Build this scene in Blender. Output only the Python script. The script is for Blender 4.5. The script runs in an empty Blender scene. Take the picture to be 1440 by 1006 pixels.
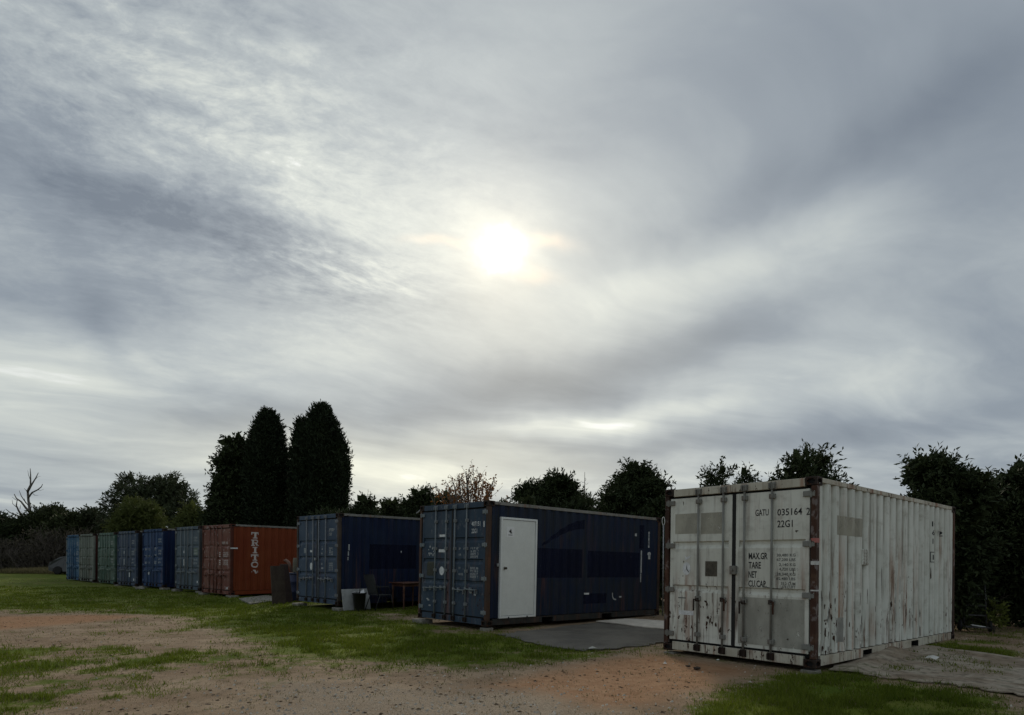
import bpy, bmesh, math, random
import numpy as np
from mathutils import Vector, Matrix

random.seed(7); np.random.seed(7)
R_ = math.radians
scene = bpy.context.scene
COL = scene.collection

# ------------------------------------------------------------------ camera
F_PX, CX, CY, ROLL, CAM_H = 917.7, 720.0, 785.1, R_(0.494), 1.50
cam_data = bpy.data.cameras.new("camera")
cam = bpy.data.objects.new("camera", cam_data); COL.objects.link(cam)
cam_data.sensor_width = 36.0
cam_data.lens = F_PX / 1440.0 * 36.0
cam_data.shift_y = (CY - 503.0) / 1440.0
cam_data.clip_start, cam_data.clip_end = 0.1, 6000
cam.location = (0, 0, CAM_H)
cam.rotation_euler = (Matrix.Rotation(R_(90), 4, 'X') @ Matrix.Rotation(ROLL, 4, 'Z')).to_euler()
scene.camera = cam

# ------------------------------------------------------------------ colour management
vs = scene.view_settings
vs.view_transform = 'Standard'; vs.look = 'None'; vs.exposure = 0.22; vs.gamma = 1.0; vs.use_curve_mapping = False

# ------------------------------------------------------------------ node expression helper
class V:
    """A socket with arithmetic: builds Math nodes."""
    def __init__(s, nt, sock): s.nt, s.s = nt, sock
    def _m(s, op, *args):
        n = s.nt.nodes.new('ShaderNodeMath'); n.operation = op
        for i, a in enumerate(args):
            if isinstance(a, V): s.nt.links.new(a.s, n.inputs[i])
            else: n.inputs[i].default_value = float(a)
        return V(s.nt, n.outputs[0])
    def __add__(s, o): return s._m('ADD', s, o)
    __radd__ = __add__
    def __sub__(s, o): return s._m('SUBTRACT', s, o)
    def __rsub__(s, o): return s._m('SUBTRACT', o, s)
    def __mul__(s, o): return s._m('MULTIPLY', s, o)
    __rmul__ = __mul__
    def __truediv__(s, o): return s._m('DIVIDE', s, o)
    def pw(s, e): return s._m('POWER', s, e)
    def mx(s, o): return s._m('MAXIMUM', s, o)
    def mn(s, o): return s._m('MINIMUM', s, o)
    def exp(s): return s._m('EXPONENT', s)
    def fn(s, op, *a): return s._m(op, s, *a)
    def step(s, a, b, lo=0.0, hi=1.0):
        n = s.nt.nodes.new('ShaderNodeMapRange'); n.interpolation_type = 'SMOOTHSTEP'
        s.nt.links.new(s.s, n.inputs[0])
        for i, v in zip((1, 2, 3, 4), (a, b, lo, hi)): n.inputs[i].default_value = v
        return V(s.nt, n.outputs[0])
def comb(nt, x, y, z):
    n = nt.nodes.new('ShaderNodeCombineXYZ')
    for i, a in enumerate((x, y, z)):
        if isinstance(a, V): nt.links.new(a.s, n.inputs[i])
        else: n.inputs[i].default_value = a
    return n.outputs[0]
def sep(nt, sock):
    n = nt.nodes.new('ShaderNodeSeparateXYZ'); nt.links.new(sock, n.inputs[0])
    return [V(nt, o) for o in n.outputs]
def noise(nt, vec, scale, detail=4, rough=.55, dist=0.0, out='Fac'):
    n = nt.nodes.new('ShaderNodeTexNoise'); n.noise_dimensions = '3D'
    nt.links.new(vec, n.inputs['Vector'])
    n.inputs['Scale'].default_value = scale; n.inputs['Detail'].default_value = detail
    n.inputs['Roughness'].default_value = rough; n.inputs['Distortion'].default_value = dist
    return V(nt, n.outputs[0]) if out == 'Fac' else n.outputs[1]
def mixc(nt, fac, a, b, mode='MIX'):
    n = nt.nodes.new('ShaderNodeMix'); n.data_type = 'RGBA'; n.blend_type = mode
    n.clamp_factor = True
    if isinstance(fac, V): nt.links.new(fac.s, n.inputs[0])
    else: n.inputs[0].default_value = fac
    for i, c in ((6, a), (7, b)):
        if isinstance(c, (tuple, list)): n.inputs[i].default_value = (*c[:3], 1)
        else: nt.links.new(c, n.inputs[i])
    return n.outputs[2]

# ------------------------------------------------------------------ world: thin daylight sky behind a broken altostratus sheet
SUN_AZ, SUN_EL = math.atan2(700 - CX, F_PX), math.atan2(CY - 351, math.hypot(F_PX, 20))
def azel(px, py):
    u, v = px - CX, CY - py
    return math.atan2(u, F_PX), math.atan2(v, math.hypot(F_PX, u))
world = bpy.data.worlds.new("World"); scene.world = world; world.use_nodes = True
nt = world.node_tree; nt.nodes.clear()
out = nt.nodes.new('ShaderNodeOutputWorld'); bg = nt.nodes.new('ShaderNodeBackground')
nt.links.new(bg.outputs[0], out.inputs[0])
SKY_STRENGTH = 0.1
bg.inputs['Strength'].default_value = SKY_STRENGTH
sky = nt.nodes.new('ShaderNodeTexSky'); sky.sky_type = 'NISHITA'; sky.sun_disc = False
sky.sun_elevation = SUN_EL; sky.sun_rotation = SUN_AZ
tc = nt.nodes.new('ShaderNodeTexCoord'); DIR = tc.outputs['Generated']
dx, dy, dz = sep(nt, DIR)
az = dx.fn('ARCTAN2', dy); el = dz.fn('ARCSINE')
dzc = dz.mx(0.0) + 0.10
qx, qy = dx / dzc, dy / dzc                                     # the cloud sheet, seen as a plane overhead
# streaks run from lower left to upper right of the view
ca, sa = math.cos(R_(28)), math.sin(R_(28))
su, sv = qx * ca + qy * sa, qy * ca - qx * sa
w1 = noise(nt, comb(nt, qx * .5, qy * .5, 3.3), 1.0, 3, .5) - .5
w2 = noise(nt, comb(nt, qx * .5, qy * .5, 9.1), 1.0, 3, .5) - .5
big = noise(nt, comb(nt, su * .34 + w1 * 1.2, sv * .80 + w2 * 1.2, 1.7), 1.0, 6, .58)
mid_ = noise(nt, comb(nt, su * 1.2 + w1 * 2.4, sv * 2.1 + w2 * 2.6, 5.2), 1.0, 5, .55)
wa = noise(nt, DIR, 3.2, 4, .6) - .5
wb = noise(nt, comb(nt, dx + 4.0, dy, dz), 3.2, 4, .6) - .5
azw, elw = az + wa * .22, el + wb * .10
def blob(px, py, ra, rb, rot, amp, soft=1.0):
    a0, e0 = azel(px, py)
    c, s = math.cos(R_(rot)), math.sin(R_(rot))
    ra, rb = ra / F_PX * math.cos(a0), rb / F_PX * math.cos(e0)
    da, de = (azw - a0) * math.cos(e0), elw - e0
    u = (da * c + de * s) * (1 / ra); v = (de * c - da * s) * (1 / rb)
    return (0 - (u * u + v * v)).exp() * amp
BLOBS = [(310, 335, 135, 34, -8, -.34), (70, 235, 170, 85, -12, -.16), (120, 400, 190, 80, 0, -.13),
         (165, 455, 26, 62, 18, -.12), (1110, 250, 330, 42, 15, -.17), (1000, 120, 380, 70, 8, -.07),
         (720, 545, 330, 42, 9, -.27), (1370, 500, 190, 190, 0, -.10), (990, 365, 220, 45, 8, .12),
         (430, 215, 210, 100, -18, .13), (320, 480, 260, 40, 4, .10), (90, 560, 150, 40, 0, .12),
         (850, 588, 230, 17, 3, .22), (900, 622, 300, 15, -2, -.12), (560, 668, 150, 22, 0, .16),
         (1210, 600, 320, 24, 3, -.14), (450, 395, 70, 14, -10, .16), (1150, 660, 300, 24, 0, .10),
         (470, 590, 200, 24, 4, -.10), (1000, 470, 190, 36, 20, -.12), (640, 80, 220, 100, 0, .10), (1380, 120, 200, 110, 10, -.10)]
feat = blob(*BLOBS[0])
for b_ in BLOBS[1:]: feat = feat + blob(*b_)
# fine altocumulus ripple, strongest high on the left
rip = noise(nt, comb(nt, su * 6.0 + mid_ * 3.5, sv * 9.5 + w1 * 6.0, 2.0), 1.0, 6, .66) - .5
rmask = blob(230, 130, 330, 210, -10, 1.0) + blob(450, 390, 130, 40, -8, .9)
fine = noise(nt, comb(nt, su * 17.0 + w2 * 9 + mid_ * 4, sv * 19.0 + w1 * 9, 4.4), 1.0, 5, .68) - .5
# angle from the sun
sd = (math.sin(SUN_AZ) * math.cos(SUN_EL), math.cos(SUN_AZ) * math.cos(SUN_EL), math.sin(SUN_EL))
cosg = (dx * sd[0] + dy * sd[1] + dz * sd[2]).mn(1.0).mx(-1.0)
ang = cosg.fn('ARCCOSINE') * (180 / math.pi)
angw = (ang + (noise(nt, DIR, 13, 4, .65) - .5) * 3.2).mx(0)
glow = (0 - ang / 10.0).exp() * .17 + (0 - ang / 34.0).exp() * .10
lum = (big - .5) * .92 + (mid_ - .5) * .56 + rip * (rmask * .80 + .045) + fine * (rmask * .62 + .03) + feat * 1.35 + .50
lum = lum.mx(0.02)
cr = nt.nodes.new('ShaderNodeValToRGB'); nt.links.new(lum.s, cr.inputs[0])
els = cr.color_ramp.elements
for e_, (p_, c_) in zip((els[0], els[1], els.new(.30), els.new(.55), els.new(.78)),
        ((0, (.132, .162, .205)), (1, (.74, .75, .68)), (.30, (.208, .245, .288)), (.55, (.332, .372, .394)), (.78, (.515, .548, .520)))):
    e_.position = p_; e_.color = (*c_, 1)
cloud = cr.outputs[0]
def vmath(op, a, b):
    n = nt.nodes.new('ShaderNodeVectorMath'); n.operation = op
    for i, x in ((0, a), (1, b)):
        if isinstance(x, V): nt.links.new(x.s, n.inputs[i])
        elif isinstance(x, (tuple, list)): n.inputs[i].default_value = x
        else: nt.links.new(x, n.inputs[i])
    if op == 'SCALE':
        n.inputs[3].default_value = 1
    return n.outputs[0]
def scl(col, f):
    n = nt.nodes.new('ShaderNodeVectorMath'); n.operation = 'SCALE'
    if isinstance(col, (tuple, list)): n.inputs[0].default_value = col
    else: nt.links.new(col, n.inputs[0])
    if isinstance(f, V): nt.links.new(f.s, n.inputs[3])
    else: n.inputs[3].default_value = f
    return n.outputs[0]
def addv(a, b): return vmath('ADD', a, b)
cov = (big * .5 + mid_ * .5).step(.18, .42, .80, .97)             # a little of the blue sky shows where the sheet is thin
skyc = mixc(nt, cov, scl(sky.outputs[0], 1.0), scl(cloud, 1 / SKY_STRENGTH))
warm = scl((1.0, .96, .82), glow * (lum * .9 + .55) / SKY_STRENGTH)
core = addv(scl((1.0, .98, .92), (0 - (angw / 1.05).pw(2.0)).exp() * 2.2 / SKY_STRENGTH), scl((1.0, .80, .46), (0 - angw / 2.2).exp() * .42 / SKY_STRENGTH))
iri = scl((.30, .17, .06), (blob(778, 345, 34, 7, -6, 1.0) + blob(622, 352, 34, 6, 4, .8) + blob(765, 388, 30, 9, 0, .8)) * .75 / SKY_STRENGTH)
horiz = scl((.17, .14, .06), (blob(560, 655, 330, 55, 0, .9) + blob(720, 470, 260, 130, 0, .45)) / SKY_STRENGTH)
tot = addv(addv(addv(skyc, warm), core), addv(iri, horiz))
nt.links.new(tot, bg.inputs['Color'])

# ------------------------------------------------------------------ sun, veiled by the cloud
sun_data = bpy.data.lights.new("sun", 'SUN'); sun_data.energy = 1.5; sun_data.angle = R_(11); sun_data.color = (1, .89, .70)
sun = bpy.data.objects.new("sun", sun_data); COL.objects.link(sun)
sun.rotation_euler = Vector(sd).to_track_quat('Z', 'Y').to_euler()
sun.location = (0, 30, 40)

# ------------------------------------------------------------------ pixel -> place helpers (used only to work out real positions)
def ray(px, py):
    du, dv = px - CX, py - CY
    c, s = math.cos(ROLL), math.sin(ROLL)
    return ((c * du + s * dv) / F_PX, (s * du - c * dv) / F_PX)
def at(px, py, Y):
    a, b = ray(px, py); return Vector((a * Y, Y, CAM_H + b * Y))
def gnd(px, py):
    a, b = ray(px, py); Y = CAM_H / -b; return (a * Y, Y)

# ------------------------------------------------------------------ object helpers
class MB:
    """Collects polygons for ONE mesh object."""
    def __init__(s): s.v, s.f, s.m = [], [], []
    def poly(s, pts, mi=0):
        k = len(s.v); s.v += [tuple(p) for p in pts]; s.f.append(tuple(range(k, k + len(pts)))); s.m.append(mi); return s
    def raw(s, vs_, fs, mi=0):
        k = len(s.v); s.v += [tuple(p) for p in vs_]
        for f in fs: s.f.append(tuple(i + k for i in f)); s.m.append(mi)
        return s
    def box(s, x0, x1, y0, y1, z0, z1, mi=0, bev=0.0, M=None):
        if bev > 0:
            bm = bmesh.new(); bmesh.ops.create_cube(bm, size=1)
            for v in bm.verts:
                v.co = Vector((x0 + (v.co.x + .5) * (x1 - x0), y0 + (v.co.y + .5) * (y1 - y0), z0 + (v.co.z + .5) * (z1 - z0)))
            bmesh.ops.bevel(bm, geom=bm.edges[:], offset=bev, segments=1, affect='EDGES')
            vs_ = [v.co.copy() for v in bm.verts]
            for i, v in enumerate(bm.verts): v.index = i
            fs = [[v.index for v in f.verts] for f in bm.faces]; bm.free()
        else:
            vs_ = [Vector(p) for p in ((x0, y0, z0), (x1, y0, z0), (x1, y1, z0), (x0, y1, z0), (x0, y0, z1), (x1, y0, z1), (x1, y1, z1), (x0, y1, z1))]
            fs = [(3, 2, 1, 0), (4, 5, 6, 7), (0, 1, 5, 4), (1, 2, 6, 5), (2, 3, 7, 6), (3, 0, 4, 7)]
        if M is not None: vs_ = [M @ v for v in vs_]
        return s.raw(vs_, fs, mi)
    def tube(s, pts, rad, n=8, mi=0, cap=True):
        pts = [Vector(p) for p in pts]
        if not isinstance(rad, (list, tuple)): rad = [rad] * len(pts)
        rings = []; up = Vector((0, 0, 1)); prev = None
        vs_, fs = [], []
        for i, p in enumerate(pts):
            t = (pts[min(i + 1, len(pts) - 1)] - pts[max(i - 1, 0)])
            if t.length < 1e-9: t = Vector((0, 0, 1))
            t.normalize()
            if prev is None:
                a = t.cross(up if abs(t.z) < .9 else Vector((1, 0, 0))).normalized()
            else:
                a = (prev - t * prev.dot(t)).normalized()
            prev = a; b = t.cross(a)
            for k in range(n):
                th = 2 * math.pi * k / n
                vs_.append(p + (a * math.cos(th) + b * math.sin(th)) * rad[i])
        for i in range(len(pts) - 1):
            for k in range(n):
                fs.append((i * n + k, i * n + (k + 1) % n, (i + 1) * n + (k + 1) % n, (i + 1) * n + k))
        if cap:
            fs.append(tuple(range(n - 1, -1, -1))); m = (len(pts) - 1) * n; fs.append(tuple(range(m, m + n)))
        return s.raw(vs_, fs, mi)
    def lathe(s, prof, n=16, M=None, mi=0):
        vs_, fs = [], []
        for r, z in prof:
            for k in range(n):
                th = 2 * math.pi * k / n; vs_.append(Vector((r * math.cos(th), r * math.sin(th), z)))
        for i in range(len(prof) - 1):
            for k in range(n): fs.append((i * n + k, i * n + (k + 1) % n, (i + 1) * n + (k + 1) % n, (i + 1) * n + k))
        fs.append(tuple(range(n - 1, -1, -1))); m = (len(prof) - 1) * n; fs.append(tuple(range(m, m + n)))
        if M is not None: vs_ = [M @ v for v in vs_]
        return s.raw(vs_, fs, mi)
    def mesh(s, name, smooth=False):
        me = bpy.data.meshes.new(name); me.from_pydata(s.v, [], s.f)
        if any(s.m): me.polygons.foreach_set('material_index', s.m)
        if smooth: me.polygons.foreach_set('use_smooth', [True] * len(me.polygons))
        me.update(); return me
    def build(s, name, mats, parent=None, smooth=False):
        return link(name, s.mesh(name, smooth), mats, parent)
def link(name, me, mats, parent=None, shared=False):
    o = bpy.data.objects.new(name, me); COL.objects.link(o)
    if not isinstance(mats, (list, tuple)): mats = [mats]
    while len(me.materials) < len(mats): me.materials.append(None)
    for i, m in enumerate(mats):
        if shared:
            o.material_slots[i].link = 'OBJECT'; o.material_slots[i].material = m
        else: me.materials[i] = m
    if parent is not None: o.parent = parent
    return o
def tag(o, label, cat, group=None, kind=None):
    o['label'] = label; o['category'] = cat
    if group: o['group'] = group
    if kind: o['kind'] = kind
    return o
def thing(name, label, cat, loc, rz=0.0, group=None):
    o = bpy.data.objects.new(name, None); COL.objects.link(o); o.empty_display_size = .2
    o.location = loc; o.rotation_euler = (0, 0, rz)
    return tag(o, label, cat, group)

# ------------------------------------------------------------------ materials
def new_mat(name):
    m = bpy.data.materials.new(name); m.use_nodes = True
    t = m.node_tree; bs = t.nodes['Principled BSDF']
    return m, t, bs
def objco(t):
    n = t.nodes.new('ShaderNodeTexCoord'); return n.outputs['Object']
def setbump(t, bs, h, strength, dist=.02):
    b = t.nodes.new('ShaderNodeBump'); b.inputs['Strength'].default_value = strength; b.inputs['Distance'].default_value = dist
    t.links.new(h.s, b.inputs['Height']); t.links.new(b.outputs[0], bs.inputs['Normal'])
def simple(name, col, rough=.7, var=.25, scale=6.0, metal=0.0, bump=.15, tint=None):
    m, t, bs = new_mat(name)
    co = objco(t)
    n1 = noise(t, co, scale, 5, .6); n2 = noise(t, co, scale * 7, 3, .6)
    f = (n1 * .65 + n2 * .35).step(.3, .7)
    c2 = tint or tuple(c * (1 - var * 1.6) for c in col)
    t.links.new(mixc(t, f, c2, tuple(min(1, c * (1 + var * .5)) for c in col)), bs.inputs['Base Color'])
    bs.inputs['Roughness'].default_value = rough; bs.inputs['Metallic'].default_value = metal
    if bump: setbump(t, bs, n1 * .5 + n2 * .5, bump, .01)
    return m
def paint(name, col, fade, rust=.3, chips=.3, streak=.3, seed=0.0, low=1.0, rough=.6, rustcol=(.075, .030, .016), dirt=(.10, .095, .08), bright=0.0, fold=0.0):
    """Old sea-container paint: faded patches, rain streaks, rust runs and chips that grow towards the floor."""
    m, t, bs = new_mat(name)
    x, y, z = sep(t, objco(t))
    big = noise(t, comb(t, x * .9 + seed, y * .9, z * .9), 1.3, 5, .6)
    base = mixc(t, big.step(.35, .68), col, fade)
    vst = noise(t, comb(t, x * 9 + seed, y * 9, z * .55), 1.0, 4, .65)
    vs2 = noise(t, comb(t, x * 26 + seed, y * 26, z * .9), 1.0, 3, .6)
    lowf = z.step(0.1, 2.3, 1.0, 0.35) if low else V(t, comb(t, 1, 1, 1))
    st = (vst * .7 + vs2 * .3).step(.50, .78) * streak * lowf
    base = mixc(t, st, base, dirt)
    if fold:                                                   # broken dirt-toned lines painting shade into the pressed folds
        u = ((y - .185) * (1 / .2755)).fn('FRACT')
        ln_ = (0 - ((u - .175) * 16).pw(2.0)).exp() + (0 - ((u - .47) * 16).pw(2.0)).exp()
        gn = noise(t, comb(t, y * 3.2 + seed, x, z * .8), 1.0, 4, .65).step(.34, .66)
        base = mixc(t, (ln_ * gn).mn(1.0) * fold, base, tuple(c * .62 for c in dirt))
    grime = noise(t, comb(t, x * 2 + seed, y * 2, z * 3), 1.5, 6, .7).step(.48, .8) * (streak * .7)
    base = mixc(t, grime, base, dirt)
    # fingers of rust running down from chips
    reg = noise(t, comb(t, x * 1.1 + seed * 2, y * 1.1, z * .8), 1.0, 2, .5).step(.34, .58)
    stain = noise(t, comb(t, x * 6 + seed * 1.7, y * 6, z * .45), 1.0, 4, .65).step(.50, .72) * reg * lowf * (rust * .95)
    base = mixc(t, stain, base, (rustcol[0] * 2.7 + .03, rustcol[1] * 2.3 + .025, rustcol[2] * 1.9 + .02))
    run = noise(t, comb(t, x * 15 + seed, y * 15, z * 1.1), 1.0, 4, .7)
    run = run.step(.54, .66) * reg * lowf * rust
    base = mixc(t, run, base, rustcol)
    ch = noise(t, comb(t, x * 8 + seed, y * 8, z * 4.0), 1.6, 5, .72)
    ch = ch.step(.60, .625) * lowf.step(.3, 1.0, .25, 1.0) * reg.mx(.30) * chips
    ch = ch.step(.15, .45)
    base = mixc(t, ch, base, tuple(c * .55 for c in rustcol))
    if bright:
        br = noise(t, comb(t, x * 6 + seed * 3, y * 6, z * 5), 1.0, 3, .6).step(.58, .66) * bright
        base = mixc(t, br, base, (.45, .42, .42))
    t.links.new(base, bs.inputs['Base Color'])
    r = (run + ch).mn(1.0) * .25 + rough
    t.links.new(r.s, bs.inputs['Roughness'])
    bs.inputs['Specular IOR Level'].default_value = .16
    dent = noise(t, comb(t, x * 1.6 + seed, y * 1.6, z * 1.6), 1.0, 2, .5)
    setbump(t, bs, dent * 1.0 + ch * -.10 + run * .05, .35, .03)
    return m
def foliage(name, c1, c2, trans=.12, scale=.8):
    m, t, bs = new_mat(name)
    g = t.nodes.new('ShaderNodeNewGeometry')
    rnd = V(t, g.outputs['Random Per Island'])
    clump = noise(t, objco(t), scale, 3, .5)
    col = mixc(t, (rnd * .6 + clump.step(.35, .65) * .4), c1, c2)
    t.links.new(col, bs.inputs['Base Color']); bs.inputs['Roughness'].default_value = .75
    bs.inputs['Specular IOR Level'].default_value = .2
    if trans:
        tr = t.nodes.new('ShaderNodeBsdfTranslucent'); t.links.new(col, tr.inputs[0])
        mx = t.nodes.new('ShaderNodeMixShader'); mx.inputs[0].default_value = trans
        t.links.new(bs.outputs[0], mx.inputs[1]); t.links.new(tr.outputs[0], mx.inputs[2])
        t.links.new(mx.outputs[0], t.nodes['Material Output'].inputs[0])
    return m
M_rust = paint('rusty frame steel', (.058, .027, .018), (.024, .014, .011), rust=.9, chips=1.0, streak=.7, seed=3.1, dirt=(.17, .105, .065), bright=.25)
M_darkrust = paint('dark rusted steel', (.030, .018, .013), (.014, .010, .009), rust=.6, chips=.6, streak=.3, seed=5.7)
M_rubber = simple('black rubber', (.008, .008, .008), .8, .3)
M_black = simple('black stencil paint', (.012, .012, .013), .7, .3, 30)
M_white = simple('white stencil paint', (.68, .70, .71), .7, .2, 25)
M_lit_lip = paint('worn roof rail toned sunlit', (.16, .155, .14), (.24, .235, .22), .5, .5, .5, 6.6, low=0)  # pale base colour paints in the sunlit bright line along the rails
M_dark = simple('dark hollow', (.006, .006, .006), .9, .2)
M_conc = simple('pale concrete', (.23, .215, .185), .9, .3, 9, bump=.4)
M_steel = simple('galvanised steel', (.32, .33, .34), .5, .25, 14, metal=.6)

# ------------------------------------------------------------------ ground
def lattice_noise(x, y, seed):
    xi, yi = np.floor(x).astype(np.int64), np.floor(y).astype(np.int64)
    fx, fy = x - xi, y - yi
    fx, fy = fx * fx * (3 - 2 * fx), fy * fy * (3 - 2 * fy)
    def h(a, b):
        n = (a * 374761393 + b * 668265263 + seed * 144665) & 0xffffffff
        n = ((n ^ (n >> 13)) * 1274126177) & 0xffffffff
        return ((n ^ (n >> 16)) & 0xffff) / 65535.0
    return (h(xi, yi) * (1 - fx) + h(xi + 1, yi) * fx) * (1 - fy) + (h(xi, yi + 1) * (1 - fx) + h(xi + 1, yi + 1) * fx) * fy
def fbm(x, y, seed, o=4):
    s, a, t = 0, 1.0, 0
    for k in range(o): s = s + a * lattice_noise(x * 2 ** k, y * 2 ** k, seed + k); t += a; a *= .55
    return s / t
def sdist(x, y, poly):
    d = np.full(x.shape, 1e9); ins = np.zeros(x.shape, bool); n = len(poly)
    for i in range(n):
        (ax, ay), (bx, by) = poly[i], poly[(i + 1) % n]
        ex, ey = bx - ax, by - ay
        t = np.clip(((x - ax) * ex + (y - ay) * ey) / (ex * ex + ey * ey + 1e-12), 0, 1)
        d = np.minimum(d, np.hypot(x - ax - t * ex, y - ay - t * ey))
        c = ((ay > y) != (by > y)) & (x < (bx - ax) * (y - ay) / ((by - ay) if by != ay else 1e-9) + ax)
        ins ^= c
    return np.where(ins, d, -d)
def soft(x, y, poly, w): return np.clip(sdist(x, y, poly) / w + .5, 0, 1)
def px_poly(pts): return [gnd(*p) for p in pts]
P_GREEN = px_poly([(300, 872), (480, 868), (580, 882), (700, 886), (760, 912), (880, 918), (935, 922), (800, 932), (640, 946), (560, 944), (420, 932), (330, 902)])
P_LAWN = px_poly([(-60, 797), (-60, 862), (120, 861), (215, 866), (300, 886), (420, 903), (560, 934), (760, 928), (930, 921), (820, 905), (700, 888), (600, 872), (500, 862), (400, 850), (200, 826), (90, 812)])
P_GREEN2 = px_poly([(1000, 962), (1090, 948), (1170, 940), (1240, 958), (1440, 985), (1440, 1030), (940, 1030), (950, 990)])
P_GREEN3 = px_poly([(1282, 908), (1330, 902), (1440, 918), (1440, 930), (1330, 922)])
P_ORANGE = px_poly([(670, 965), (800, 936), (905, 916), (1080, 942), (1010, 962), (940, 990), (840, 995)])
P_SAND = px_poly([(-40, 888), (90, 878), (200, 867), (120, 864), (-40, 866)])
P_GRAV = px_poly([(380, 955), (640, 958), (800, 972), (960, 1010), (1000, 1060), (200, 1060), (300, 1000)])
P_TARP = px_poly([(701, 893), (760, 886), (845, 875), (905, 874), (960, 880), (952, 904), (915, 906), (872, 912), (818, 916), (768, 909), (730, 900)])
P_CARPET = px_poly([(1166, 942), (1196, 928), (1225, 918), (1290, 908), (1470, 932), (1470, 984), (1400, 974), (1330, 962), (1240, 952)])
P_SIDE_L = [(-60, 90), (-60, 9.5), (-14, 9.0), (-9.5, 15.0), (-3.5, 12.8), (.5, 11.0), (1.5, 13), (-4, 20), (-24, 40)]
def masks(x, y):
    n1, n2, n3 = fbm(x * .9, y * .9, 11), fbm(x * 2.6, y * 2.6, 23), fbm(x * .25, y * .25, 31)
    g = .33 + (n1 - .5) * .8 + (n2 - .5) * .5                        # mottled foreground
    far = np.clip((y - 15.0 + (n1 - .5) * 5) / 3.0, 0, 1) * np.clip(1.2 - (x + 1.0) / 3, 0, 1)
    g = np.maximum(g, far * (.74 + (n1 - .5) * .35 + (n3 - .5) * .3))
    g = np.maximum(g, np.clip((y - 40) / 15, 0, 1) * .8)
    g = np.maximum(g, soft(x, y, P_LAWN, 2.4) * (.80 + (n1 - .5) * .8 + (n3 - .5) * .4 + (n2 - .5) * .7))
    g = np.maximum(g, soft(x, y, P_GREEN, 2.6) * (1.0 + (n1 - .5) * 1.1 + (n2 - .5) * .8))
    g = np.maximum(g, soft(x, y, P_GREEN2, 1.3) * (.98 + (n1 - .5) * 1.0 + (n2 - .5) * .8))
    g = np.maximum(g, soft(x, y, P_GREEN3, .6) * (.8 + (n1 - .5) * .5))
    left = np.clip((-2.0 - x) / 3, 0, 1) * np.clip((13 - y) / 3, 0, 1)
    g = np.maximum(g, left * (.55 + (n1 - .5) * 1.0 + (n2 - .5) * 1.1))
    o = soft(x, y, P_ORANGE, 1.0) * (.8 + (n2 - .5) * .6)
    sa_ = soft(x, y, P_SAND, 1.3)
    o = np.maximum(o, sa_); g = g * (1 - .85 * o)
    k = soft(x, y, P_GRAV, 1.5) * (.75 + (n1 - .5) * .9)
    g = g * (1 - .65 * np.clip(k, 0, 1))
    return np.clip(g, 0, 1), np.clip(o, 0, 1), np.clip(k, 0, 1)
def gz(x, y):
    return (fbm(x * .35, y * .35, 51, 3) - .5) * .05 + (fbm(x * 1.7, y * 1.7, 57, 3) - .5) * .025 - .01
def axis(lo, hi, step, far, g=1.18):
    a = list(np.arange(lo, hi + step / 2, step)); s = step; v = a[-1]
    while v < far: s *= g; v += s; a.append(v)
    s = step; v = a[0]; pre = []
    while v > -far: s *= g; v -= s; pre.append(v)
    return np.array(pre[::-1] + a)
gxa, gya = axis(-15, 12, .10, 2600), axis(4.5, 25, .10, 2600)
GX, GY = np.meshgrid(gxa, gya); gx_, gy_ = GX.ravel(), GY.ravel()
G_, O_, K_ = masks(gx_, gy_)
nearw = np.clip(1.4 - np.hypot(gx_, gy_) / 150, 0, 1)
GZ = gz(gx_, gy_) * nearw
nx, ny = len(gxa), len(gya)
me = bpy.data.meshes.new('ground')
me.vertices.add(nx * ny); me.vertices.foreach_set('co', np.stack([gx_, gy_, GZ], 1).ravel())
ii = (np.arange(ny - 1)[:, None] * nx + np.arange(nx - 1)[None, :]).ravel()
quads = np.stack([ii, ii + 1, ii + nx + 1, ii + nx], 1).ravel()
me.loops.add(len(quads)); me.loops.foreach_set('vertex_index', quads)
me.polygons.add(len(ii)); me.polygons.foreach_set('loop_start', np.arange(len(ii)) * 4); me.polygons.foreach_set('loop_total', np.full(len(ii), 4))
me.polygons.foreach_set('use_smooth', np.ones(len(ii), bool))
me.update(calc_edges=True)
at_ = me.color_attributes.new('cover', 'FLOAT_COLOR', 'POINT')
at_.data.foreach_set('color', np.stack([G_, O_, K_, np.ones_like(G_)], 1).ravel())
m, t, bs = new_mat('earth and short grass')
a = t.nodes.new('ShaderNodeAttribute'); a.attribute_name = 'cover'
g, o, k = sep(t, a.outputs['Color'])
co = objco(t); x, y, z = sep(t, co)
nf = noise(t, co, 5.5, 6, .65); nff = noise(t, co, 26, 5, .7); nm = noise(t, co, 1.1, 5, .6); ng = noise(t, co, 70, 3, .7)
dirt = mixc(t, nm.step(.35, .68), (.215, .150, .098), (.325, .245, .170))
dirt = mixc(t, nf.step(.45, .75) * .7, dirt, (.120, .088, .058))
dirt = mixc(t, o.step(.2, .8) * .9, dirt, mixc(t, nf.step(.35, .7), (.27, .140, .072), (.37, .215, .12)))
grav = mixc(t, ng.step(.35, .7), (.165, .132, .098), (.41, .345, .27))
dirt = mixc(t, (k + (nf - .5) * .8).step(.3, .8) * .75, dirt, grav)
dirt = mixc(t, ng.step(.55, .75) * .45, dirt, (.30, .27, .23))
dirt = mixc(t, nff.step(.58, .72) * .55, dirt, (.085, .062, .040))
grass = mixc(t, nm.step(.3, .7), (.068, .102, .009), (.130, .156, .018))
grass = mixc(t, nff.step(.45, .75) * .6, grass, (.040, .056, .008))
dry = noise(t, comb(t, x + 7, y, z), .8, 4, .6)
grass = mixc(t, dry.step(.5, .75) * .55, grass, (.170, .150, .048))
n2_ = noise(t, co, 2.3, 5, .65)
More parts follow.
